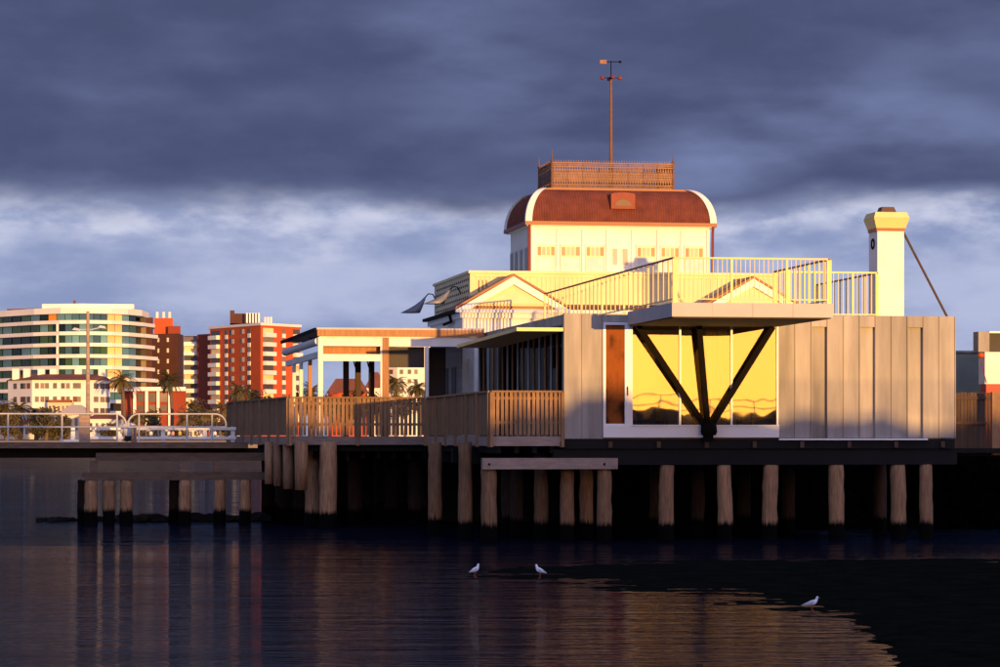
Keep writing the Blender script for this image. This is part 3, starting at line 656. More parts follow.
# iron lace cresting
lx0, lx1 = U(553.5, VT + .5), U(675, VT + .5); lz0 = tz1 + B_ + .06; lh = Z(160.5, tL, VT + .5) - lz0; lv0 = VT + A_ - .05; lv1 = VT + D_ - A_ + .05
lace = thing('roof_cresting', 'rusty iron lace fence on top of the kiosk tower', 'cresting', ((lx0 + lx1) / 2, (lv0 + lv1) / 2, lz0))
def lace_panel(ax, a, b, c):
    g = G(); L = b - a
    def Pt(h, z): return (h, c, z) if ax == 'u' else (c, h, z)
    def bar(h0, z0, h1, z1, w_=.028): g.beam(Pt(h0, z0), Pt(h1, z1), w_, w_, (0, 1, 0) if ax == 'u' else (1, 0, 0))
    for z in (lz0 + .02, lz0 + .14, lz0 + lh * .82, lz0 + lh * .97): bar(a, z, b, z, .035)
    n = 6
    for k in range(n + 1): bar(a + L * k / n, lz0 + .01, a + L * k / n, lz0 + lh * (.97 if k % n else 1.0), .016)
    for k in range(n):
        h = a + L * (k + .5) / n; r = L / n * .46
        for z, rr in ((lz0 + .28, r), (lz0 + .28 + 2 * r, r), (lz0 + .28 + 4.1 * r, r * .9), (lz0 + .28 + 6.0 * r, r * .9), (lz0 + lh * .895, r * .75), (lz0 + .08, r * .5)):
            if z + rr < lz0 + lh: g.ring(Pt(h, z), rr * .72, .010, ax, 8, .010)
        bar(h - r, lz0 + .16, h + r, lz0 + lh * .80, .012); bar(h + r, lz0 + .16, h - r, lz0 + lh * .80, .016)
        bar(h, lz0 + lh * .97, h, lz0 + lh * 1.07, .018)
    g.out('lace_panel', 'iron_lace', lace)
npn = 8
for i in range(npn):
    a = lx0 + (lx1 - lx0) * i / npn; b = lx0 + (lx1 - lx0) * (i + 1) / npn
    lace_panel('u', a, b, lv0); lace_panel('u', a, b, lv1)
nsp = max(3, round((lv1 - lv0) / ((lx1 - lx0) / npn)))
for i in range(nsp):
    a = lv0 + (lv1 - lv0) * i / nsp; b = lv0 + (lv1 - lv0) * (i + 1) / nsp
    lace_panel('v', a, b, lx0); lace_panel('v', a, b, lx1)
for x in (lx0, lx1):
    for v in (lv0, lv1):
        g = G(); g.lathe(x, v, [(.05, lz0), (.04, lz0 + lh), (.06, lz0 + lh + .05), (.02, lz0 + lh + .14), (.008, lz0 + lh + .42)], 8); g.out('finial', 'iron_lace', lace)
# flag mast with weather vane
mu = U(611, VT + 2.2); mv = VT + 2.2; mz = lambda y: Z(y, mu, mv)
t = thing('weather_vane', 'tall mast with weather vane rising from the kiosk tower', 'weather vane', (mu, mv, lz0 - .01))
g = G(); g.tube([(mu, mv, lz0 - .01), (mu, mv, mz(120)), (mu, mv, mz(79))], [.075, .055, .04], 10); g.out('mast', 'iron_lace', t)
g = G(); g.tube([(mu, mv, mz(78.9)), (mu, mv, mz(61))], .018, 6); g.out('spindle', 'black_steel', t)
g = G(); g.lathe(mu, mv, [(.02, mz(79.5)), (.09, mz(78)), (.02, mz(76.5))], 10); g.out('hub', 'black_steel', t)
for a in (0, math.pi / 2, math.pi, 3 * math.pi / 2):
    g = G(); q = (mu + .32 * math.cos(a), mv + .32 * math.sin(a), mz(78)); g.tube([(mu + .05 * math.cos(a), mv + .05 * math.sin(a), mz(78)), q], .012, 6); g.out('arm', 'black_steel', t)
    g = G(); g.lathe(q[0], q[1], [(.01, q[2] - .07), (.075, q[2] - .05), (.075, q[2] + .05), (.01, q[2] + .07)], 8); g.out('direction_cup', 'trim_red', t)
g = G(); g.tube([(mu - .3, mv, mz(62)), (mu + .32, mv, mz(61.6))], .016, 6); g.out('vane_arm', 'black_steel', t)
g = G(); g.box(mu - .40, mu - .16, mv - .012, mv + .012, mz(63.8), mz(60.2)); g.out('vane_tail', 'trim_red', t)
g = G(); g.lathe(mu + .33, mv, [(.01, mz(63)), (.06, mz(62)), (.05, mz(61.2)), (.01, mz(60.4))], 8); g.out('vane_head', 'black_steel', t)
# two curved funnel lamps on the left side of the parapet
def funnel_lamp(px_tip, py_tip, px_a, py_a, v, label, m):
    u0 = pL - .02
    za = Z(py_a, pL - .3, v); zt_ = Z(py_tip, pL - .5, v); k = (Y0 + u0 * S_ + v * C_) / F
    t = thing('wall_lamp', label, 'lamp', (u0, v, za), group='funnel lamps on the kiosk parapet')
    g = G(); g.tube([(u0, v, za - .10), (u0 - .10, v, za + .10), (u0 - .26, v, za + .12), (u0 - .38, v, za + .0)], .022, 8); g.out('arm', 'black_steel', t)
    ax0 = Vector((u0 - .38, v, za)); g = G(); n = 18; H = za - zt_; vs = []
    for (f, r_, sh) in ((0, .035, 0), (.25, .08, -.10), (.5, .15, -.22), (.75, .25, -.38), (1., .36, -.56), (1.0, .33, -.56), (.6, .17, -.29), (.1, .02, -.04)):
        for q in range(n): aa = 2 * math.pi * q / n; vs.append((ax0.x + sh + r_ * math.cos(aa), ax0.y + r_ * math.sin(aa), ax0.z - f * H))
    fs = [(i * n + q, i * n + (q + 1) % n, (i + 1) * n + (q + 1) % n, (i + 1) * n + q) for i in range(7) for q in range(n)] + [tuple(range(n))]
    mesh('lamp_shade', vs, fs, m, t, smooth=True)
    return t
funnel_lamp(409, 313, 434, 297, VPB - .4, 'grey funnel lamp on the far end of the kiosk parapet', 'lamp_grey')
funnel_lamp(436, 304, 458, 290, V(461, pL), 'grey funnel lamp near the front corner of the kiosk parapet', 'lamp_grey')

# ================================================================== DECKS, BALUSTRADES, PERGOLA
uE = U(491, 0); VL = V(428, uE); uL2 = U(290, VL); vF = 25.5; uF = U(229, vF)
prismA = tag(prism('timber_deck', None, [(uE, -.02), (-.035, -.02), (-.035, VL), (uE, VL)], ZF - .12, ZF - .03, 'timber_grey'), kind='structure')
tag(prism('timber_deck', None, [(uL2, VL + .002), (kL - .05, VL + .002), (kL - .05, 27), (uF, 27)], ZF - .12, ZF - .032, 'timber_grey'), kind='structure')
zb1 = Z(390.5, uE, 0); zb0 = Z(434, uE, 0); zk0 = Z(446, uE, 0)
def balustrade(label, p, q, pitch=.135, gap=True, post=1.9):
    p, q = Vector((p[0], p[1], 0)), Vector((q[0], q[1], 0)); L = (q - p).length; d = (q - p) / L; nrm = Vector((d.y, -d.x, 0))
    t = thing('timber_balustrade', label, 'balustrade', ((p.x + q.x) / 2, (p.y + q.y) / 2, zk0))
    def plank(name, a, b, o, z0, z1, th, m='timber_rail'):
        P, Q = p + d * a + nrm * o, p + d * b + nrm * o; g = G(); g.beam((P.x, P.y, (z0 + z1) / 2), (Q.x, Q.y, (z0 + z1) / 2), th, z1 - z0); return g.out(name, m, t)
    plank('top_rail', 0, L, 0, zb1 - .05, zb1, .15)
    plank('mid_rail', 0, L, -.05, zb1 - .25, zb1 - .17, .04); plank('mid_rail', 0, L, -.05, zb0 + .28, zb0 + .36, .04)
    plank('kick_board', 0, L, .0, zk0, zb0 - .06, .05, 'timber_grey')
    n = max(1, round(L / post))
    for i in range(n + 1):
        c = p + d * (L * i / n) + nrm * .05
        o = box('post', t, -.045, .045, -.045, .045, 0, zb1 - .051 - zk0 + .03, 'timber_rail'); o.location = c - ORG[t.name] + Vector((0, 0, zk0 - .03 + (zb1 - .051 - zk0 + .03) / 2)); o.rotation_euler.z = math.atan2(d.y, d.x)
    k = int(L / pitch)
    for i in range(k):
        c = p + d * (L * (i + .5) / k); hh = zb1 - .052 - (zb0 - .03)
        o = box('paling', t, -pitch * .36, pitch * .36, -.012, .012, 0, hh, 'timber_rail'); o.location = c - ORG[t.name] + Vector((random.uniform(-.004, .004), random.uniform(-.004, .004), zb0 - .03 + hh / 2)); o.rotation_euler = (0, random.uniform(-.008, .008), math.atan2(d.y, d.x))
    return t
balustrade('short timber balustrade right beside the zinc wall corner', (uE, -.02), (-.08, -.02), .118)
balustrade('timber balustrade running back beside the dark glazed side wall', (uE, VL - .1), (uE, .08), .14)
balustrade('long timber balustrade in front of the pergola', (uL2, VL), (uE - .1, VL))
balustrade('timber balustrade at the jetty end of the pergola deck', (uF, vF), (uL2 - .02, VL + .1), .14)
# pergola
VG = VL + 1.0; gL = U(320, VG); gR = .3 - .4; vGB = V(286, gL); zg = lambda y: Z(y, gL, VG)
per = thing('pergola', 'white and timber pergola over the deck beside the kiosk', 'pergola', ((gL + gR) / 2, (VG + vGB) / 2, ZF - .03))
zr = zg(329.5)
box('roof', per, gL - .12, gR, VG - .12, vGB, zr, zr + .06, 'zinc_trim')
box('fascia', per, gL - .10, gR - .02, VG - .14, VG - .121, zg(336), zr - .001, 'timber_warm')
box('fascia', per, gL - .10, gR - .02, VG - .12, VG - .07, zg(336), zr - .002, 'timber_dark')
box('gutter', per, gL - .20, gL - .121, VG - .1, vGB, zr - .05, zr + .05, 'black_steel')
box('beam', per, gL - .03, gR - .03, VG - .06, VG + .06, zg(346), zg(336.2), 'white_paint')
box('beam', per, gL + .1, U(382, VG), VG - .05, VG + .05, zg(361), zg(354), 'white_paint')
box('soffit_panel', per, gL + .1, U(382, VG), VG + .4, VG + .5, zg(354.2), zg(345), 'timber_warm')
for v in (VG, ): pass
g = G(); g.tube([(gL - .03, VG + .1, zg(341)), (gL - .03, vGB, zg(341))], .13, 10); g.out('blind_roll', 'white_paint', per)
box('beam', per, gL - .03, gL + .09, VG + .07, vGB - .1, zg(357), zg(351), 'white_paint')
box('post', per, gL - .07, gL + .09, VG - .08, VG + .08, ZF - .02, zg(337), 'white_paint')
u385 = U(385.5, VG); box('post', per, u385 - .10, u385 + .10, VG - .10, VG + .061, ZF - .02, zg(337.2), 'timber_warm')
box('post', per, u385 - .17, u385 - .11, VG - .05, VG + .05, ZF - .02, zg(346.2), 'white_paint')
u422 = U(427, VG); box('post', per, u422 - .05, u422 + .05, VG - .05, VG + .05, ZF - .02, zg(346.3), 'white_paint')
uM = U(476, VG); box('post', per, uM - .06, uM + .06, VG - .05, VG + .05, ZF - .02, zg(346.3), 'white_paint')
for px in (310, 301, 294): v = V(px, gL); box('post', per, gL - .06, gL + .06, v - .07, v + .07, ZF - .02, zg(357.2), 'timber_warm' if px == 310 else 'white_paint')
for px in (346, 358, 371.5):
    v = VG + 4.4; u = U(px, v); p_ = box('post', per, u - .09, u + .09, v - .09, v + .09, ZF - .02, zr - .33, 'timber_dark')
    if px != 346:
        g = G(); g.tube([(u - .09, v, zr - 1.1), (u - .2, v, zr - .7), (u - .5, v, zr - .36)], .025, 6); g.out('brace', 'timber_dark', p_)
box('beam', per, gL + .1, gR - .1, VG + 4.3, VG + 4.5, zr - .329, zr - .10, 'timber_dark')
box('rear_blind', per, u385 + .11, u422 - .06, VG + .2, VG + .24, zg(367), zg(346.2), 'wall_dark')
box('rear_blind', per, uM - 1.25, uM - .55, VG + 3.0, VG + 3.05, ZF - .02, zg(344), 'wall_dark')

# ================================================================== PILES
PILES = []
def pile(px, v, ytop, r, m, label, group, lean=0.0):
    u = U(px, v); zt_ = ytop; g = G(); n = 9; pts = []; rs = []
    for i in range(n + 1): f = i / n; pts.append((u + lean * (1 - f) + random.uniform(-.012, .012), v + random.uniform(-.012, .012), -.6 + (zt_ + .6) * f)); rs.append(r * (1.06 - .1 * f) * random.uniform(.96, 1.04))
    g.tube(pts, rs, 16)
    kk = [random.uniform(-.07, .07) for q in range(16)]
    for i in range(len(g.v)):
        x_, y_, z_ = g.v[i]; f_ = 1 + kk[i % 16] + random.uniform(-.025, .025); c_ = pts[i // 16]; g.v[i] = (c_[0] + (x_ - c_[0]) * f_, c_[1] + (y_ - c_[1]) * f_, z_)
    return tag(g.out('timber_pile', m, None, 'B', True, True), label, 'pile', group)
ZU = ZF - .76
for px, w_, lb in ((667, .21, 'weathered pile below the window pane beside the door'), (724, .20, 'weathered pile just beside the strut foot below the window'), (771, .21, 'weathered pile below the window end where the zinc panels begin'),
                   (836, .22, 'weathered pile below the zinc wall and the canopy corner'), (898, .22, 'weathered pile below the zinc wall under the chimney'), (926, .19, 'weathered pile below the corner of the zinc wall by the fence')):
    pile(px, .25, ZU, w_, 'pile_wood', lb, 'piles under the pavilion front', random.uniform(-.11, .11))
for px in (489, 604): pile(px, .0, Z(469.5, 0, 0), .22, 'pile_wood', 'pale weathered pile carrying an end of the long headstock beam', 'headstock piles')
pile(567, .6, ZU, .20, 'pile_wood', 'pale weathered pile standing under the middle of the headstock beam', 'headstock middle pile')
for px, v in ((465, 2.6), (435, 6.2), (541, 2.2), (586, 2.6), (698, 4), (788, 5), (880, 5), (656, 5), (744, 7), (517, 5), (508, 7.5)): pile(px, v, ZF - .13, .20, 'pile_wood' if v < 3 or px < 450 else 'pile_shaded', 'brown pile standing back in the shadow beneath the decks', 'piles in the shadow beneath the decks')
hb = thing('headstock_beam', 'long pale timber headstock beam under the deck by the zinc corner', 'beam', (U(550, -.15), -.15, Z(469.5, 0, 0)))
box('beam', hb, U(482, -.2), U(617, -.2), -.32, -.12, Z(469, 0, 0), Z(458, 0, 0), 'timber_grey')
box('beam', hb, U(484, -.2), U(612, -.2), .12, .30, Z(469, 0, 0), Z(458, 0, 0), 'timber_grey')
for px in (489, 604): g = G(); u = U(px, -.3); g.lathe(u, -.36, [(.03, Z(465, 0, 0)), (.03, Z(463, 0, 0))], 8); g.out('bolt', 'black_steel', hb)
for px, v in ((328, VL + .1), (313, VL + 1.4)): pile(px, v, ZF - .13, .27, 'pile_wood', 'stout pale pile under the front of the pergola deck', 'stout piles under the pergola deck')
for px, v in ((355, VL + 4), (392, VL + 5), (415, VL + 3.5), (300, VL + 6), (268, 22), (285, 20), (405, 24), (380, 25), (342, 24), (368, 22), (425, 19), (424, 23), (366, 26), (292, 23), (281, 24)): pile(px, v, ZF - .13, .24, 'pile_shaded', 'pile in painted shade standing deep under the pergola deck', 'dark piles under the pergola deck')  # rear piles in shade colour, several added to close bright water slits
# hanging fender timbers at the corner of the deck
for px, y0, y1, v, w_ in ((269, 461, 484, VL + 3.2, .15), (277.5, 461, 486, VL + 2.6, .14), (288, 461, 489, VL + 1.2, .17), (301, 449, 490, VL - .16, .21)):
    u = U(px, v); z0_, z1_ = Z(y1, u, v), max(Z(y0, u, v), ZF - .12); g = G(); g.tube([(u, v, z0_), (u + .01, v, (z0_ + z1_) / 2), (u, v, z1_)], [w_ * .94, w_ * 1.03, w_], 12)
    tag(g.out('fender_timber', 'pile_wood', None, 'B', True), 'sawn-off fender timber hanging from the corner of the pergola deck', 'fender', 'fender timbers at the deck corner')
dk = thing('deck_bearers', 'dark bearers and joists carrying the pergola deck', 'bearers', (uL2 / 2, VL + 6, ZF - .5))
for v in (VL + .25, VL + 3, VL + 6, VL + 9): box('bearer', dk, uL2 + .15 - (v - VL) * .05, kL - .1, v, v + .25, ZF - .42, ZF - .121, 'deck_under_shade')
for i in range(12): u = uL2 + .4 + i * .5; box('joist', dk, u - .05, u + .05, VL + .6, VL + 12, ZF - .66, ZF - .421, 'deck_under_shade')
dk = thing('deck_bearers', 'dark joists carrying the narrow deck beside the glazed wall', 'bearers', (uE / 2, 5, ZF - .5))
for i in range(4): u = uE + .25 + i * .5; box('joist', dk, u - .06, u + .06, .15, VL, ZF - .42, ZF - .121, 'deck_under_shade')
# stone wall under the kiosk and rubble at right, added to blacken the undercroft
ks = thing('blackout_base_wall', 'dark stone wall added to black out the space beneath the old kiosk', 'base wall', (KC, VK + 3, 0))
for r_ in range(6):
    x = kL - .3 - (.3 if r_ % 2 else 0)
    while x < kR + 3:
        L = random.uniform(.7, 1.2); box('stone', ks, x + .015, x + L - .015, VK + 2 + random.uniform(-.05, .05), VK + 2.8, -.3 + r_ * .5, -.3 + r_ * .5 + .48, 'basalt'); x += L
box('stone_backing', ks, kL - .4, kR + 3, VK + 2.82, VK + 3.1, -.3, 2.68, 'basalt')  # dark backing added so bright water does not show between the stones
def rubble(name, u0, u1, v0, v1, zt_, n, m='basalt'):
    g = G()
    for i in range(n):
        u = random.uniform(u0, u1); v = random.uniform(v0, v1); f = (v - v0) / (v1 - v0); z = zt_ * f * random.uniform(.7, 1.); r_ = random.uniform(.3, .6)
        b = len(g.v); bm = bmesh.new(); bmesh.ops.create_icosphere(bm, subdivisions=1, radius=r_)
        for q in bm.verts: q.co *= random.uniform(.7, 1.25)
        bm.verts.ensure_lookup_table(); g.add([(q.co.x + u, q.co.y + v, q.co.z * .8 + z) for q in bm.verts], [tuple(x.index for x in f_.verts) for f_ in bm.faces]); bm.free()
    return tag(g.out(name, m), kind='stuff')
tag(rubble('shade_rubble_bank', 3, 24, 9, 18, 2.3, 620, 'rubble'), 'dark rubble bank added to black out the space under the pavilion', 'rubble')

tag(box('gap_blocker', None, 7, 30, 18.4, 18.9, -.4, ZF - .46, 'rubble'), kind='structure')  # dark box added to close bright sky holes behind the rubble
# ================================================================== JETTY on the left
VJ = 16.8; jL = U(-60, VJ); jR = uL2 - 1.0; zj = lambda y: Z(y, -14, VJ)
tag(box('jetty_deck', None, jL, jR, VJ, VJ + 6, zj(448), zj(442.5), 'jetty_timber'), kind='structure')
jt = thing('jetty_frame', 'weathered timber beams under the railed jetty deck', 'jetty frame', ((jL + jR) / 2, VJ + .5, zj(470)))
box('edge_beam', jt, U(96, VJ), jR + 1.2, VJ + .12, VJ + .4, zj(461), zj(453), 'jetty_timber')
box('edge_beam', jt, jL, U(95, VJ), VJ + .7, VJ + .95, zj(457), zj(448.2), 'deck_under_shade')
box('headstock', jt, U(82, VJ), jR + 1.2, VJ + .05, VJ + .33, zj(480.5), zj(472.5), 'jetty_timber')
for px in (94, 184, 218): u = U(px, VJ); box('packer', jt, u - .13, u + .13, VJ + .1, VJ + .35, zj(472.3), zj(461.2), 'jetty_timber')
box('shade_board', jt, jL, jR + 1.5, VJ + 1.0, VJ + 1.2, zj(458), zj(448.2), 'deck_under_shade')  # dark board added to block bright gaps under the jetty deck
for k in range(0): u = U(5 + k * 18, VJ + 1.2); box('joist', jt, u - .08, u + .08, VJ + .96, VJ + 5.8, zj(458), zj(448.3), 'deck_under_shade')
for px, dv in ((91, .2), (84, 1.6), (109, .2), (126.5, .2), (184.5, .2), (175, 1.6), (219.5, .2), (245, .2)): pile(px, VJ + dv, zj(480.6), .205, 'pile_wood' if dv < 1 else 'pile_shaded', 'stained pile standing in the water under the railed jetty', 'jetty piles')
# jetty railing sections
def pipe_rail(label, a, b, posts, v=VJ + .15):
    ua, ub = U(a, v), U(b, v); z0, z1, zm = zj(443), zj(413.8), zj(427)
    t = thing('pipe_railing', label, 'railing', ((ua + ub) / 2, v, z0)); r_ = .35
    g = G(); pts = [(ua, v, zm)] + [(ua + r_ - r_ * math.cos(q), v, z1 - r_ + r_ * math.sin(q)) for q in [math.pi / 2 * k / 6 for k in range(7)]] + [(ub - r_ + r_ * math.sin(q), v, z1 - r_ + r_ * math.cos(q)) for q in [math.pi / 2 * k / 6 for k in range(7)]] + [(ub, v, zm)]
    g.tube(pts, .03, 8); g.out('top_pipe', 'steel_pipe', t)
    g = G(); g.tube([(ua, v, zm), (ub, v, zm)], .026, 8); g.out('mid_pipe', 'steel_pipe', t)
    for px in posts: g = G(); u = U(px, v); g.tube([(u, v, z0 + .0), (u, v, z1)], .03, 8); g.out('post', 'steel_pipe', t)
pipe_rail('white pipe railing on the jetty beside the lamp post', -40, 126, (8, 62, 117))
pipe_rail('white pipe railing on the jetty next to the timber balustrade', 128, 226, (139, 187, 212))
# white rail fence on the far side of the jetty
v2 = VJ + 5.6; t = thing('rail_fence', 'white flat-rail fence along the far side of the jetty', 'fence', (U(160, v2), v2, zj(443)))
for y in (428, 438): box('rail', t, U(84, v2), U(236, v2), v2 - .03, v2 + .03, zj(y) - .05, zj(y) + .05, 'aluminium_white')
for px in (73, 120, 163, 205, 233): u = U(px, v2); box('post', t, u - .07, u + .07, v2 + .031, v2 + .13, zj(443), zj(426), 'aluminium_white')
box('rail', t, U(60, v2), U(83.5, v2), v2 - .03, v2 + .03, zj(441) - .04, zj(441) + .04, 'aluminium_white')
# lamp post with timber base
v3 = VJ + .6; u = U(88, v3); t = thing('lamp_post', 'tall pole with two lamp heads on the jetty railing', 'lamp post', (u, v3, zj(442.5)))
box('timber_base', t, U(79, v3), U(89, v3), v3 - .16, v3 + .16, zj(442.5), zj(413), 'timber_grey')
g = G(); g.tube([(u, v3 + .2, zj(442)), (u, v3 + .2, zj(310))], [.075, .055], 10); g.out('pole', 'timber_grey', t)
g = G(); g.tube([(u - .35, v3 + .2, zj(328.5)), (u + .1, v3 + .2, zj(328.5)), (u + .45, v3 + .2, zj(326))], .022, 6); g.out('arm', 'steel_pipe', t)
for dx, yy in ((.5, 326.5), (-.35, 329)): g = G(); g.add([(u + dx - .18, v3 + .1, zj(yy)), (u + dx + .1, v3 + .1, zj(yy + 1)), (u + dx + .1, v3 + .3, zj(yy + 1)), (u + dx - .18, v3 + .3, zj(yy)), (u + dx - .1, v3 + .14, zj(yy - 2.5)), (u + dx + .06, v3 + .14, zj(yy - 1.5)), (u + dx + .06, v3 + .26, zj(yy - 1.5)), (u + dx - .1, v3 + .26, zj(yy - 2.5))], [(0, 3, 2, 1), (4, 5, 6, 7), (0, 1, 5, 4), (1, 2, 6, 5), (2, 3, 7, 6), (3, 0, 4, 7)]); g.out('lamp_head', 'steel_pipe', t)
u = U(134, VJ + .9); box_ = tag(box('mooring_post', None, u - .09, u + .09, VJ + .8, VJ + .98, zj(442.4), zj(425), 'timber_grey'), 'short square timber post between the two jetty railings', 'post')
# ------------------------------------------------------------------ fence and sheds at the right end
v4 = 5.5; f0, f1 = U(954, v4), U(1040, v4); t = thing('paling_fence', 'dark timber paling fence beside the end of the zinc wall', 'fence', ((f0 + f1) / 2, v4, ZF - .3))
x = f0
while x < f1: box('paling', t, x + .004, x + .096, v4, v4 + .02, Z(456, f0, v4), Z(392.5, f0, v4) + random.uniform(-.01, .01), 'timber_dark'); x += .105
for y in (398, 423): box('rail', t, f0, f1, v4 - .05, v4 - .001, Z(y, f0, v4) - .04, Z(y, f0, v4) + .04, 'timber_dark')
u = U(996, 4.6); box('post', t, u - .12, u + .12, 4.6, 4.72, Z(455, u, 4.6), Z(392, u, 4.6), 'timber_rail')
tag(box('service_deck', None, U(956, 4.5) - .2, f1 + 1, 4.4, 16, ZF - .45, ZF - .31, 'deck_under_shade'), kind='structure')
v5 = 12.; t = thing('green_shed', 'grey-green shed wall behind the paling fence', 'shed', (U(970, v5), v5, ZF - .31)); a, b = U(948, v5), U(1030, v5)
box('wall', t, a, b, v5, v5 + 3, ZF - .31, Z(352.5, a, v5), 'green_grey'); box('roof_edge', t, a - .05, b, v5 - .06, v5 + 3.05, Z(352.4, a, v5), Z(350.5, a, v5), 'zinc')
v6 = 9.0; t = thing('kiosk_cabin', 'white cabin with a red band and dark opening behind the paling fence', 'cabin', (U(1005, v6), v6, ZF - .31)); a, b = U(985, v6), U(1060, v6); q = lambda y: Z(y, a, v6)
box('wall', t, a, b, v6, v6 + .6, q(384), q(352), 'white_paint'); box('band', t, a + .05, b, v6 + .03, v6 + .55, ZF - .31, q(384.2), 'red_paint')
box('service_box', t, U(979, v6), U(990, v6), v6 + .05, v6 + .55, q(351.8), q(331.5), 'zinc')
box('service_box_frame', t, U(990, v6) + .002, b, v6 + .05, v6 + .5, q(333), q(331), 'white_paint'); box('opening', t, U(990, v6) + .002, b, v6 + .2, v6 + .5, q(351.7), q(333.2), 'wall_dark')
g = G(); g.lathe(U(981, v6 - .3), v6 - .3, [(.04, q(358)), (.10, q(357)), (.10, q(354)), (.05, q(353))], 10); g.out('lamp', 'brick_red', t)
g = G(); g.tube([(U(981, v6 - .3), v6 - .2, q(358)), (a + .05, v6 - .02, q(383))], .012, 6); g.out('cable', 'trim_red', t)

# ================================================================== rocks in the water behind the jetty
random.seed(11)
for i in range(34):
    px = 18 + i * 7.3 + random.uniform(-2, 2) if i > 9 else 40 + i * 6.5
    Y = 96 + random.uniform(-.6, .6); r_ = random.uniform(.14, .30) * (1.25 if px > 125 else .55)
    bm = bmesh.new(); bmesh.ops.create_icosphere(bm, subdivisions=2, radius=r_)
    for q in bm.verts: q.co *= random.uniform(.82, 1.15); q.co.z *= .75; q.co.x *= 1.25
    vs = [(q.co.x + FX(px, Y), q.co.y + Y, q.co.z + .04) for q in bm.verts]; fs = [tuple(x.index for x in f.verts) for f in bm.faces]; bm.free()
    tag(mesh('rock', vs, fs, 'rock', None, 'W'), 'low dark rock in the row lying in the water behind the jetty', 'rock', 'row of rocks in the water')

# ================================================================== SHORE BUILDINGS
def P2(px, Y): return (FX(px, Y), Y)
def wall_run(a, b):                             # local axes of a facade from a to b
    a, b = Vector((*a, 0)), Vector((*b, 0)); d = (b - a); L = d.length; d /= L; return a, d, Vector((d.y, -d.x, 0)), L
def slab(name, parent, a, b, s0, s1, o0, o1, z0, z1, m):
    A, d, n, L = wall_run(a, b); s0, s1 = s0 * L, s1 * L
    vs = []
    for z in (z0, z1):
        for s, o in ((s0, o0), (s1, o0), (s1, o1), (s0, o1)): p = A + d * s + n * o; vs.append((p.x, p.y, z))
    return mesh(name, vs, [(0, 3, 2, 1), (4, 5, 6, 7), (0, 1, 5, 4), (1, 2, 6, 5), (2, 3, 7, 6), (3, 0, 4, 7)], m, parent, 'W')
# --- curved balcony hotel
HP = [(-46, 765), (-20, 750), (8, 738), (36, 727), (62, 721), (78, 720), (94, 720), (110, 722), (126, 727), (140, 735)]
HB = [P2(p, Y) for p, Y in HP]; hot = thing('curved_hotel', 'curved white apartment hotel with green glass and balcony bands', 'building', (FX(80, 740), 745, LAND), 'W')
def offs(pl, o):
    r_ = []
    for i, p in enumerate(pl):
        a = Vector(pl[max(i - 1, 0)]); b = Vector(pl[min(i + 1, len(pl) - 1)]); d = (b - a).normalized(); r_.append((p[0] + d.y * o, p[1] - d.x * o))
    return r_
back = [P2(149, 750), P2(152, 790), (HB[0][0], 790)]
hz = lambda y: FZ(y, 720)
prism('core_wall', hot, offs(HB, -1.6) + back, LAND, hz(318), 'wall_dark', 'W')
rows = [321.5 + 11.35 * i for i in range(9)]
for i, y in enumerate(rows):
    prism('balcony_band', hot, offs(HB, .9) + [P2(158 if i % 2 else 155, 745), P2(158 if i % 2 else 155, 752), P2(152, 760), (HB[0][0], 775)], hz(y + 2.3), hz(y - 1.3), 'render_white', 'W')
prism('parapet', hot, offs(HB, .6) + back, hz(313.5), hz(307.5), 'render_white', 'W')
prism('penthouse', hot, [P2(42, 728), P2(80, 726), P2(134, 729), P2(134, 760), P2(42, 760)], hz(307.4), hz(302.5), 'render_white', 'W')
prism('penthouse_roof', hot, [P2(7, 745), P2(41, 740), P2(41, 760), P2(7, 760)], hz(309), hz(304.5), 'tile_roof', 'W')
prism('plant_room', hot, [P2(72, 735), P2(100, 735), P2(100, 750), P2(72, 750)], hz(302.4), hz(301), 'tile_roof', 'W')
g = G(); p = P2(74.5, 738); g.tube([(p[0], p[1], hz(302)), (p[0], p[1], hz(297))], .35, 6); g.out('flue', 'tile_roof', hot, 'W')
random.seed(5)
fl = [313.7] + [y + 2.4 for y in rows]
inner = offs(HB, -1.2)
for r_ in range(8):
    zt_ = hz(fl[r_] + .1); zb_ = hz(rows[r_] - 1.4)
    for s in range(len(inner) - 1):
        a, b = inner[s], inner[s + 1]; nn = 3 if s < 4 else 2
        for k in range(nn):
            pxm = HP[s][0] + (HP[s + 1][0] - HP[s][0]) * (k + .5) / nn
            if pxm < -6: continue
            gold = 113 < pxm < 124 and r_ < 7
            mm = 'sun_glint_glass' if gold else ('hotel_glass_dark' if pxm < 62 and random.random() < .75 else ('hotel_glass' if random.random() < .85 else 'hotel_glass_dark'))
            if r_ == 0 and 42 < pxm < 56: mm = 'awning_orange'
            slab('window', hot, a, b, k / nn + .02, (k + 1) / nn - .02, -.1, .02, zb_, zt_, mm)
for px in (58,):
    for r_ in range(7): p = P2(px, 721.3); box('fin', hot, p[0] - .25, p[0] + .25, p[1] - 1.2, p[1] - .2, hz(rows[r_ + 1] - 1.35), hz(rows[r_] + 2.35), 'render_white', 'W')
for px in (144, 150):
    for r_ in range(8): p = P2(px, 744); box('balcony_recess', hot, p[0] - .8, p[0] + .8, 742, 744, hz(rows[r_] - 1.4), hz(fl[r_] + .1), 'brick_brown' if px == 150 else 'window_dark', 'W')
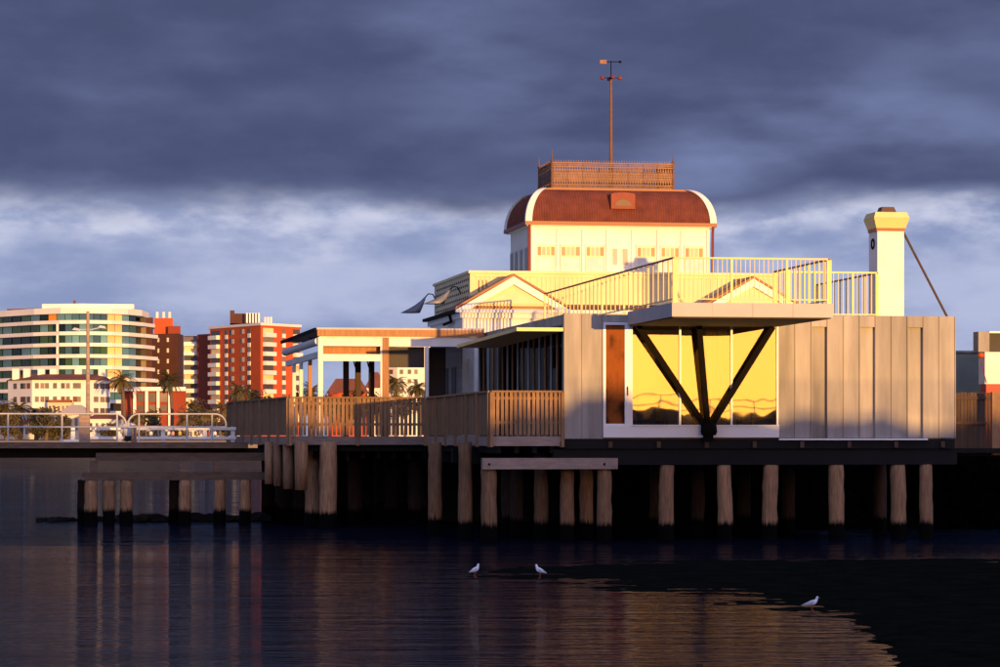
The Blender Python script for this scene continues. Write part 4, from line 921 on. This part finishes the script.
# --- generic brick tower builder: faces with columns of openings
def tower(name, label, corners, depth_pts, ztop, m, faces, pitch, y_first, nrow, Yr, roof='render_white'):
    t = thing(name, label, 'building', (sum(c[0] for c in corners) / len(corners), corners[0][1] + 8, LAND), 'W')
    prism('wall', t, corners + depth_pts, LAND, ztop, m, 'W')
    if roof: 
        cc = corners + depth_pts; cx = sum(p[0] for p in cc) / len(cc); cy = sum(p[1] for p in cc) / len(cc)
        prism('roof', t, [(cx + (p[0] - cx) * 1.04, cy + (p[1] - cy) * 1.04) for p in cc], ztop + .01, ztop + .8, roof, 'W')
    for (a, b, cols) in faces:
        for (s0, s1, kind) in cols:
            for r_ in range(nrow):
                y = y_first + r_ * pitch; zt_ = FZ(y, Yr); ph = pitch / F * Yr
                if kind == 'balcony':
                    wn = slab('window', t, a, b, s0, s1, .02, .06, zt_ - ph * .52, zt_, 'sun_glint_glass' if random.random() < .22 else 'window_dark')
                    slab('balcony', t, a, b, s0, s1, .02, 1.3, zt_ - ph * .98, zt_ - ph * .53, 'render_white')
                elif kind == 'slot': slab('window', t, a, b, s0, s1, .02, .12, zt_ - ph * .52, zt_ - ph * .02, 'window_dark'); slab('spandrel', t, a, b, s0, s1, .02, .25, zt_ - ph * .98, zt_ - ph * .53, 'render_white')
                elif kind == 'window':
                    wn = slab('window', t, a, b, s0, s1, .02, .08, zt_ - ph * .55, zt_, 'window_dark'); slab('blind', wn, a, b, s0 + (s1 - s0) * .45, s1, .081, .14, zt_ - ph * .53, zt_ - ph * .03, 'render_cream')
                elif kind == 'small': slab('window', t, a, b, s0, s1, .02, .15, zt_ - ph * .5, zt_ - ph * .1, 'render_white')
    return t
random.seed(9)
A, B, Cc = P2(210, 885), P2(260.5, 855), P2(300, 872)
rt = tower('red_brick_tower', 'tall red brick apartment tower with white balconies and dark penthouse', [A, B, Cc], [P2(296, 905), P2(225, 910)], FZ(326, 860), 'brick_red',
      [(A, B, [(.03, .20, 'balcony'), (.31, .36, 'slot'), (.40, .49, 'window'), (.61, .69, 'window'), (.76, .81, 'slot')]), (B, Cc, [(.06, .32, 'balcony'), (.54, .62, 'slot'), (.82, .99, 'balcony')])], 9.35, 328.5, 10, 862)
prism('penthouse', rt, [P2(230, 872), P2(258, 872), P2(258, 890), P2(230, 890)], FZ(325.0, 862) + .9, FZ(313.5, 872), 'brick_brown', 'W'); prism('lift_tower', rt, [P2(230, 871), P2(234.5, 871), P2(234.5, 880), P2(230, 880)], FZ(325, 862) + .9, FZ(310.5, 872), 'brick_brown', 'W')
for k, px in enumerate((247, 250, 253, 256, 259)): p = P2(px, 868); box('screen_rib', rt, p[0] - .25, p[0] + .25, p[1] - .3, p[1] + .3, FZ(325, 862) + .9, FZ(313, 868), 'render_white', 'W')
for k, px in enumerate((265, 268, 271)): p = P2(px, 880); g = G(); g.tube([(p[0], p[1], FZ(325, 862) + .9), (p[0], p[1], FZ(317, 880))], .35, 6); g.out('flue', 'render_white', rt, 'W')
A, B = P2(197, 900), P2(213, 893)
tower('red_brick_slab', 'plain dark red brick end wall between the white balconies and the tall tower', [A, B], [P2(214, 915), P2(197, 915)], FZ(334.5, 900), 'brick_deep', [], 9, 340, 0, 900, None)
A, B = P2(184, 905), P2(197.5, 905)
tower('white_balcony_block', 'narrow apartment block of stacked white balconies', [A, B], [P2(197, 925), P2(184, 925)], FZ(336, 905), 'brick_brown', [(A, B, [(.02, .98, 'balcony')])], 9.35, 337, 8, 905, None)
A, B, Cc = P2(152, 800), P2(178, 795), P2(183.5, 810)
bt = tower('brown_brick_tower', 'dark brown brick apartment tower next to the curved hotel', [A, B, Cc], [P2(183, 830), P2(152, 830)], FZ(334, 800), 'brick_brown', [(A, B, [(.22, .28, 'small'), (.58, .65, 'small')])], 10.6, 337, 7, 800, None)
prism('stair_head', bt, [P2(154, 803), P2(173, 803), P2(173, 820), P2(154, 820)], FZ(333.9, 800), FZ(318, 803), 'brick_red', 'W'); prism('lift_head', bt, [P2(168, 800), P2(180.5, 800), P2(180.5, 818), P2(168, 818)], FZ(333.8, 800), FZ(326, 800), 'brick_deep', 'W')
for px in (157, 163.5, 169.5): p = P2(px, 806); g = G(); g.tube([(p[0], p[1], FZ(318, 803)), (p[0], p[1], FZ(311.5, 803))], .45, 8); g.out('flue', 'render_white', bt, 'W')
# --- white mansion
Ym = 600; mn = thing('white_mansion', 'white three storey mansion with red tiled roof and chimneys', 'building', (FX(58, Ym), Ym + 6, LAND), 'W'); q = lambda y: FZ(y, Ym)
A, B, Cc, Dd = P2(8, Ym + 8), P2(32, Ym), P2(86, Ym), P2(110, Ym + 5)
prism('wall', mn, [A, B, Cc, Dd, P2(110, Ym + 20), P2(8, Ym + 20)], LAND, q(380), 'render_white', 'W')
cc = [A, B, Cc, Dd, P2(110, Ym + 20), P2(8, Ym + 20)]; cx, cy = FX(60, Ym), Ym + 10; n = 6
vs = [(cx + (p[0] - cx) * 1.03, cy + (p[1] - cy) * 1.05, q(380) + .02) for p in cc] + [(cx + (p[0] - cx) * .8, cy + (p[1] - cy) * .35, q(373.5)) for p in cc]
mesh('roof', vs, [tuple(range(n))[::-1], tuple(range(n, 2 * n))] + [(i, (i + 1) % n, n + (i + 1) % n, n + i) for i in range(n)], 'tile_roof', mn, 'W')
for px in (16, 27, 41.5, 53.5, 78.5, 102): p = P2(px, Ym + 7); box('chimney', mn, p[0] - .75, p[0] + .75, p[1] - .5, p[1] + .5, q(379), q(368), 'render_white', 'W')
for (a, b, xsn) in ((A, B, (11, 20, 22.5, 28)), (B, Cc, (37, 42.5, 47, 55, 63, 68, 75, 79)), (Cc, Dd, (94.5, 100, 104.5))):
    x0, x1 = a[0], b[0]
    for px in xsn:
        for (y0, y1) in ((383, 388.5), (396.5, 402), (408, 413)):
            xx = FX(px, Ym); s = (xx - x0) / (x1 - x0); hw_ = .42 / abs(x1 - x0)
            if 0 < s < 1: slab('window', mn, a, b, s - hw_, s + hw_, .02, .12, q(y1), q(y0), 'window_dark' if random.random() < .75 else 'tile_roof')
slab('porch_roof', mn, B, Cc, .35, .75, .1, 3.5, q(402.5), q(400), 'tile_roof'); slab('porch', mn, B, Cc, .33, .78, .1, 3.2, LAND, q(402.6), 'render_cream')
for k in range(5): slab('porch_opening', mn, B, Cc, .36 + k * .08, .40 + k * .08, 3.21, 3.3, q(413), q(406), 'window_dark')
# --- colonnaded building
Yc = 640; cb = thing('colonnade_building', 'cream building with tall white columns beside the palms', 'building', (FX(150, Yc), Yc + 5, LAND), 'W'); q = lambda y: FZ(y, Yc); A, B = P2(121, Yc), P2(186, Yc)
prism('wall', cb, [A, B, P2(186, Yc + 10), P2(121, Yc + 10)], LAND, q(388), 'brick_deep', 'W'); slab('entablature', cb, A, B, 0, 1, .02, 1.0, q(391), q(387), 'render_white')
for px in (135, 147, 158.5, 170): s = (px - 121) / 65; slab('column', cb, A, B, s - .022, s + .022, .02, .9, LAND, q(391.2), 'render_white')
for px in (141, 152.5, 164): s = (px - 121) / 65; slab('window', cb, A, B, s - .055, s + .055, .02, .2, q(402), q(393), 'window_dark'); slab('window', cb, A, B, s - .05, s + .05, .02, .2, q(411), q(405), 'window_dark')
# --- white apartment block seen through the pergola
Yw = 905; wb = thing('white_apartment_block', 'white apartment block with rows of small windows behind the pergola', 'building', (FX(415, Yw), Yw + 6, LAND), 'W'); q = lambda y: FZ(y, Yw); A, B, Cc = P2(384, Yw + 4), P2(397, Yw), P2(446, Yw)
prism('wall', wb, [A, B, Cc, P2(446, Yw + 20), P2(384, Yw + 20)], LAND, q(346), 'render_white', 'W')
for px in (401.5, 409.5, 416, 431, 438):
    for y in (350, 360, 369.5, 379, 389): s = (px - 397) / 49; slab('window', wb, B, Cc, s - .035, s + .035, .02, .12, q(y + 4.5), q(y), 'window_dark')
for y in (350, 360, 369.5, 379): slab('window', wb, A, B, .4, .7, .02, .12, q(y + 4.5), q(y), 'window_dark')
# --- low houses and shelters along the foreshore
def house(name, label, px0, px1, Y, ytop, m, rm, nwin, gable=True):
    t = thing(name, label, 'house', (FX((px0 + px1) / 2, Y), Y + 4, LAND), 'W'); A, B = P2(px0, Y), P2(px1, Y); z1 = FZ(ytop, Y); hr = (z1 - LAND) * .32
    prism('wall', t, [A, B, (B[0], Y + 8), (A[0], Y + 8)], LAND, z1, m, 'W')
    e = .4; mesh('roof', [(A[0] - e, Y - e, z1 + .01), (B[0] + e, Y - e, z1 + .01), (B[0] + e, Y + 8 + e, z1 + .01), (A[0] - e, Y + 8 + e, z1 + .01), (A[0] + 1.5, Y + 4, z1 + hr), (B[0] - 1.5, Y + 4, z1 + hr)], [(0, 3, 2, 1), (0, 1, 5, 4), (1, 2, 5), (2, 3, 4, 5), (3, 0, 4)], rm, t, 'W')
    for k in range(nwin): s = (k + .5) / nwin; slab('window', t, A, B, s - .22 / nwin, s + .22 / nwin, .02, .1, LAND + (z1 - LAND) * .35, LAND + (z1 - LAND) * .8, 'window_dark')
    return t
house('cream_house', 'low cream house beside the white mansion', 60, 86, 560, 413, 'render_cream', 'render_cream', 4)
house('white_shelter', 'white beach shelter behind the lamp post', 88, 118, 540, 419, 'render_white', 'tile_roof', 5)
house('orange_house', 'terracotta roofed house seen through the pergola posts', 328, 366, 620, 393, 'brick_red', 'tile_roof', 5)
house('white_house', 'small white house seen between the pergola posts', 366, 384, 640, 388, 'render_white', 'tile_roof', 3)
house('long_pavilion', 'long white foreshore pavilion behind the jetty fence', 112, 236, 530, 429, 'render_white', 'render_cream', 11)
house('beach_kiosk', 'cream beach kiosk under the palms by the mansion', -14, 34, 545, 424, 'render_cream', 'tile_roof', 4)

# ================================================================== TREES
def palm_meshes(seed, nf, fl_):
    rd = random.Random(seed); g = G()
    for i in range(nf):
        a = rd.uniform(0, 6.283); el_ = rd.uniform(-.5, 1.25); L = fl_ * rd.uniform(.8, 1.1); p = Vector((0, 0, 0)); d = Vector((math.cos(a) * math.cos(el_), math.sin(a) * math.cos(el_), math.sin(el_))); side = Vector((-math.sin(a), math.cos(a), 0)); n = 12; st = []
        for k in range(n + 1): st.append((p.copy(), d.copy())); p += d * L / n; d = (d + Vector((0, 0, -.13 - .03 * k / n))).normalized()
        for k in range(n):
            g.add([st[k][0] - side * .03, st[k][0] + side * .03, st[k + 1][0] + side * .02, st[k + 1][0] - side * .02], [(0, 1, 2, 3)])
            for sgn in (-1, 1):
                for h in (0, .5):
                    b0 = st[k][0].lerp(st[k + 1][0], h); w_ = L * .17 * math.sin(math.pi * min(1, (k + 1.5) / (n + 2))) + .05; dd = st[k][1]
                    tip = b0 + side * sgn * w_ + dd * w_ * .7 - Vector((0, 0, w_ * rd.uniform(.1, .5))); g.add([b0, b0 + dd * .14, tip], [(0, 1, 2)])
    me = bpy.data.meshes.new('palm_crown'); me.from_pydata(g.v, [], g.f); me.materials.append(MATS['palm_leaf']); return me
PALM = [palm_meshes(s, 46, 3.0) for s in (1, 2, 3)]
def palm(px, ycrown, Y, label, sc=1.0, k=0):
    x = FX(px, Y); zc_ = FZ(ycrown, Y); t = thing('palm_tree', label, 'palm tree', (x, Y, LAND - .2), 'W', 'palms on the foreshore')
    g = G(); n = 8; g.tube([(x + .25 * math.sin(i * .5), Y, LAND - .2 + (zc_ - LAND + .2) * i / n) for i in range(n + 1)], [.42 - .012 * i + (.04 if i % 2 else 0) for i in range(n + 1)], 8); g.out('trunk', 'bark', t, 'W')
    o = link(bpy.data.objects.new('crown', PALM[k % 3])); place(o, t, (x + .25 * math.sin(n * .5), Y, zc_), 'W'); o.scale = (sc,) * 3; o.rotation_euler.z = k * 1.3
palm(123, 380, 590, 'tall palm in front of the curved hotel and colonnade', 1.25, 0)
palm(171, 381, 600, 'tall palm in front of the brown brick tower', 1.2, 1)
palm(240, 392, 640, 'palm in front of the red brick tower', 1.3, 2)
palm(20, 410, 520, 'palm standing before the white mansion chimneys', 1.0, 1)
palm(396, 384, 560, 'palm beside the shrubs before the white apartment block', 1.1, 2)
palm(419, 388, 560, 'palm before the windows of the white apartment block', 1.0, 0)
palm(186, 420, 520, 'short palm rising behind the long white pavilion', .9, 2)
palm(313, 392, 600, 'palm seen between the white side posts of the pergola', 1.1, 1)
for px, yc, Y, sc_, k_, lb in ((6, 408, 515, .9, 0, 'palm beside the beach kiosk roof'), (36, 414, 512, .85, 2, 'palm in front of the mansion windows'), (64, 421, 508, .7, 1, 'low palm next to the lamp post'),
                               (138, 416, 525, .7, 0, 'low palm in front of the colonnade'), (206, 416, 530, .9, 1, 'palm below the plain brick end wall'), (225, 410, 560, 1.0, 2, 'palm at the foot of the tall red tower')):
    palm(px, yc, Y, lb, sc_, k_)
def crown_mesh(seed, rx, rz, n):
    rd = random.Random(seed); g = G(); cl = []
    for i in range(26): 
        v = Vector((rd.gauss(0, 1), rd.gauss(0, 1), rd.gauss(0, 1))).normalized() * rd.uniform(.35, .95); cl.append((Vector((v.x * rx, v.y * rx, v.z * rz)), rd.uniform(.22, .42) * rx))
    for i in range(n):
        c, r_ = rd.choice(cl); v = Vector((rd.gauss(0, 1), rd.gauss(0, 1), rd.gauss(0, 1))).normalized() * r_ * rd.uniform(.5, 1.05); p = c + v; a = Vector((rd.gauss(0, 1), rd.gauss(0, 1), rd.gauss(0, 1))).normalized(); b = a.orthogonal().normalized(); s = rx * rd.uniform(.05, .10)
        g.add([p - a * s, p + b * s * .6, p + a * s, p - b * s * .6], [(0, 1, 2, 3)])
    me = bpy.data.meshes.new('tree_crown'); me.from_pydata(g.v, [], g.f); me.materials.append(MATS['leaf_dark']); return me
CROWN = [crown_mesh(s, 3.0, 2.4, 1500) for s in (4, 5, 6)]
def tree(px, yc, Y, sc, label, k):
    x = FX(px, Y); zc_ = FZ(yc, Y); t = thing('shore_tree', label, 'tree', (x, Y, LAND - .2), 'W', 'leafy trees on the foreshore')
    g = G(); g.tube([(x, Y, LAND - .2), (x + .1, Y, (LAND + zc_) / 2), (x, Y, zc_)], [.3 * sc, .22 * sc, .1 * sc], 8)
    for q in range(5): a = q * 1.3; g.tube([(x, Y, LAND + (zc_ - LAND) * .6), (x + 1.5 * sc * math.cos(a), Y + 1.5 * sc * math.sin(a), zc_ + .6 * sc)], [.12 * sc, .04 * sc], 6)
    g.out('trunk', 'bark', t, 'W'); o = link(bpy.data.objects.new('crown', CROWN[k % 3])); place(o, t, (x, Y, zc_), 'W'); o.scale = (sc, sc, sc); o.rotation_euler.z = k * 1.1
tree(46, 424, 500, 1.35, 'dark bushy tree on the foreshore by the lamp post', 0)
tree(60, 430, 505, .9, 'small dark tree next to the lamp post base', 1)
tree(6, 427, 505, 1.1, 'dark tree at the end of the beach kiosk', 2)
tree(108, 431, 500, .8, 'orange-lit bush by the jetty railing gap', 1)
tree(150, 420, 545, .9, 'leafy tree below the colonnade building', 2)
tree(194, 414, 570, 1.3, 'dark tree below the red brick end wall', 0)
tree(222, 428, 520, .9, 'small tree at the end of the long white pavilion', 1)
tree(206, 421, 560, 1.0, 'bushy tree below the tall red tower', 2)
tree(255, 402, 640, 1.3, 'round tree below the corner of the red tower', 0)
for i, px in enumerate((300, 318, 342, 356, 378, 405, 430)): tree(px, 402 + (i % 3) * 3, 580, 1.2, 'leafy tree seen through the pergola posts', i)
for i, px in enumerate((128, 142, 158, 172, 178)): tree(px, 434, 515, .55, 'low shrub in front of the long white pavilion', i)

# ================================================================== PEOPLE on the foreshore and the jetty
def skin_mesh(joints, edges, mats, name):
    me = bpy.data.meshes.new(name); me.from_pydata([j[0] for j in joints], edges, []); o = bpy.data.objects.new(name, me); COL.objects.link(o)
    o.modifiers.new('skin', 'SKIN'); sd = o.modifiers.new('sub', 'SUBSURF'); sd.levels = 1
    for i, j in enumerate(joints): me.skin_vertices[0].data[i].radius = (j[1], j[1] if len(j) < 3 else j[2])
    me.skin_vertices[0].data[0].use_root = True
    dg = bpy.context.evaluated_depsgraph_get(); nm = bpy.data.meshes.new_from_object(o.evaluated_get(dg)); bpy.data.objects.remove(o)
    nm.materials.clear()
    return nm
stand = [((0, 0, .95), .13, .10), ((0, 0, 1.15), .13, .10), ((0, 0, 1.38), .16, .10), ((0, 0, 1.50), .06), ((0, -.02, 1.60), .09, .095), ((0, -.01, 1.72), .075, .085),
         ((-.20, 0, 1.40), .06), ((-.25, .02, 1.12), .045), ((-.24, -.06, .88), .035), ((-.24, -.08, .80), .035, .02), ((.20, 0, 1.40), .06), ((.25, .02, 1.12), .045), ((.24, -.06, .88), .035), ((.24, -.08, .80), .035, .02),
         ((-.10, 0, .86), .095), ((-.11, 0, .48), .065), ((-.11, .02, .09), .045), ((-.11, -.10, .04), .04), ((.10, 0, .86), .095), ((.11, -.02, .48), .065), ((.11, .02, .09), .045), ((.11, -.10, .04), .04)]
se = [(0, 1), (1, 2), (2, 3), (3, 4), (4, 5), (2, 6), (6, 7), (7, 8), (8, 9), (2, 10), (10, 11), (11, 12), (12, 13), (0, 14), (14, 15), (15, 16), (16, 17), (0, 18), (18, 19), (19, 20), (20, 21)]
body = skin_mesh(stand, se, None, 'person_body')
PV = []
for i in range(6):
    m2 = body.copy()
    for k in ('shirt_%d' % i, 'trousers', 'skin', 'hair'): m2.materials.append(MATS[k])
    for p in m2.polygons:
        c = p.center; p.use_smooth = True
        p.material_index = 3 if c.z > 1.66 or (c.z > 1.56 and c.y > .0) else (2 if c.z > 1.47 or (abs(c.x) > .19 and c.z < .95) else (0 if c.z > .93 else 1))
    PV.append(m2)
random.seed(3)
cl = ['white shirt', 'red shirt', 'navy shirt', 'pink shirt', 'black shirt', 'yellow shirt']
for i, px in enumerate((146, 151, 158, 169, 173, 180, 191, 197, 203, 209, 215, 220)):
    Y = 300 + 3 * (i % 4); Y = 452 + 3 * (i % 4); k = [4, 0, 2, 0, 3, 5, 2, 5, 3, 1, 0, 4][i]
    o = link(bpy.data.objects.new('person', PV[k])); o.location = (FX(px, Y), Y, 2.31); o.rotation_euler.z = random.uniform(0, 6.28); ORG[o.name] = o.location.copy()
    tag(o, 'person in a %s standing on the beach behind the jetty fence' % cl[k], 'person', 'people on the beach')
sit = [((0, 0, .12), .15, .13), ((0, .02, .34), .15, .11), ((0, 0, .56), .18, .11), ((0, -.02, .68), .06), ((0, -.05, .78), .09, .1), ((0, -.04, .90), .08, .09),
       ((-.20, -.02, .57), .06), ((-.26, -.06, .34), .045), ((-.18, -.26, .24), .035), ((-.14, -.34, .26), .03), ((.20, -.02, .57), .06), ((.26, -.06, .34), .045), ((.18, -.26, .24), .035), ((.14, -.34, .26), .03),
       ((-.11, -.08, .11), .09), ((-.13, -.42, .40), .065), ((-.13, -.62, .08), .045), ((-.13, -.72, .04), .035), ((.11, -.08, .11), .09), ((.13, -.42, .40), .065), ((.13, -.62, .08), .045), ((.13, -.72, .04), .035)]
sm = skin_mesh(sit, se, None, 'seated_body')
for k in ('shirt_0', 'trousers', 'skin', 'hair'): sm.materials.append(MATS[k])
for p in sm.polygons:
    c = p.center; p.use_smooth = True
    p.material_index = 3 if c.z > .83 or (c.z > .72 and c.y > -.03) else (2 if c.z > .65 or (c.y < -.2 and c.z < .3 and abs(c.x) < .22 and c.y > -.38 and c.z > .2) else (0 if c.z > .2 and c.y > -.3 else 1))
o = link(bpy.data.objects.new('person', sm)); pp = W(U(128.5, VJ + 1.5), VJ + 1.5, zj(442.5)); o.location = pp; o.rotation_euler.z = math.pi; ORG[o.name] = pp
tag(o, 'person in a white top sitting on the jetty beside the short post', 'person')

# ================================================================== GULLS
def gull(px, py, sc, face, upright, label):
    Y = GY(py); x = FX(px, Y); t = thing('seagull', label, 'seagull', (x, Y, .012), 'W', 'gulls on the wet sand')
    t.rotation_euler.z = face; t.scale = (sc, sc, sc); O = ORG[t.name]
    if upright: sp_ = [(-.17, .13, .006, .004), (-.13, .145, .02, .012), (-.08, .165, .045, .035), (-.02, .19, .062, .058), (.035, .215, .06, .062), (.075, .25, .043, .045), (.09, .285, .03, .030), (.095, .315, .03, .030), (.105, .335, .026, .024), (.112, .350, .012, .010)]
    else: sp_ = [(-.23, .115, .006, .004), (-.18, .125, .02, .012), (-.11, .145, .045, .035), (-.03, .165, .062, .055), (.045, .185, .06, .058), (.09, .215, .042, .042), (.108, .25, .029, .029), (.115, .28, .030, .030), (.127, .30, .026, .024), (.134, .315, .012, .010)]
    n = 12; vs = []
    for i, (a, z, ry, rz) in enumerate(sp_):
        p0 = sp_[max(i - 1, 0)]; p1 = sp_[min(i + 1, len(sp_) - 1)]; dx, dz = p1[0] - p0[0], p1[1] - p0[1]; l = math.hypot(dx, dz); nx_, nz_ = -dz / l, dx / l
        for k in range(n): aa = 2 * math.pi * k / n; vs.append((O.x + a + nx_ * rz * math.sin(aa), O.y + ry * math.cos(aa), O.z + z + nz_ * rz * math.sin(aa)))
    fs = [(i * n + k, i * n + (k + 1) % n, (i + 1) * n + (k + 1) % n, (i + 1) * n + k) for i in range(len(sp_) - 1) for k in range(n)] + [tuple(range(n)), tuple((len(sp_) - 1) * n + k for k in range(n))]
    mesh('body', vs, fs, 'gull_white', t, 'W', True)
    hx, hz_ = sp_[7][0], sp_[7][1]
    g = G(); g.tube([(O.x + hx + .02, O.y, O.z + hz_ + .008), (O.x + hx + .055, O.y, O.z + hz_ + .002), (O.x + hx + .072, O.y, O.z + hz_ - .008)], [.011, .008, .002], 6); g.out('beak', 'gull_leg', t, 'W')
    for s in (-1, 1):
        mx_ = sp_[3]; tl = sp_[0]
        vs = [(O.x + sp_[4][0], O.y + s * .058, O.z + sp_[4][1] + .03), (O.x + sp_[3][0], O.y + s * .066, O.z + sp_[3][1] + .045), (O.x + sp_[2][0], O.y + s * .052, O.z + sp_[2][1] + .035), (O.x + tl[0] - .02, O.y + s * .012, O.z + tl[1] + .012), (O.x + sp_[2][0], O.y + s * .055, O.z + sp_[2][1] - .01), (O.x + sp_[3][0], O.y + s * .070, O.z + sp_[3][1] - .02)]
        vs += [(a, b - s * .012, c) for a, b, c in vs]; mesh('wing', vs, [(0, 1, 2, 3, 4, 5), (6, 7, 8, 9, 10, 11)] + [(i, (i + 1) % 6, 6 + (i + 1) % 6, 6 + i) for i in range(6)], 'gull_grey', t, 'W')
        g = G(); g.tube([(O.x + .005, O.y + s * .025, O.z + .15), (O.x - .008, O.y + s * .025, O.z + .075), (O.x, O.y + s * .025, O.z + .006)], [.010, .006, .006], 6); g.tube([(O.x - .005, O.y + s * .025, O.z + .004), (O.x + .04, O.y + s * .03, O.z + .003)], [.006, .012], 6); g.out('leg', 'gull_leg', t, 'W')
        g = G(); g.lathe(O.x + hx + .012, O.y + s * .026, [(.002, O.z + hz_ + .003), (.006, O.z + hz_ + .008), (.002, O.z + hz_ + .013)], 6); g.out('eye', 'black_steel', t, 'W')
gull(475, 578, .80, R(35), True, 'white gull standing upright on the wet sand near the pile reflections')
gull(540, 579, .82, R(155), True, 'white gull facing the jetty on the weed patch')
gull(812, 611.5, .76, R(12), False, 'white gull with grey wings at the edge of the weed bank')
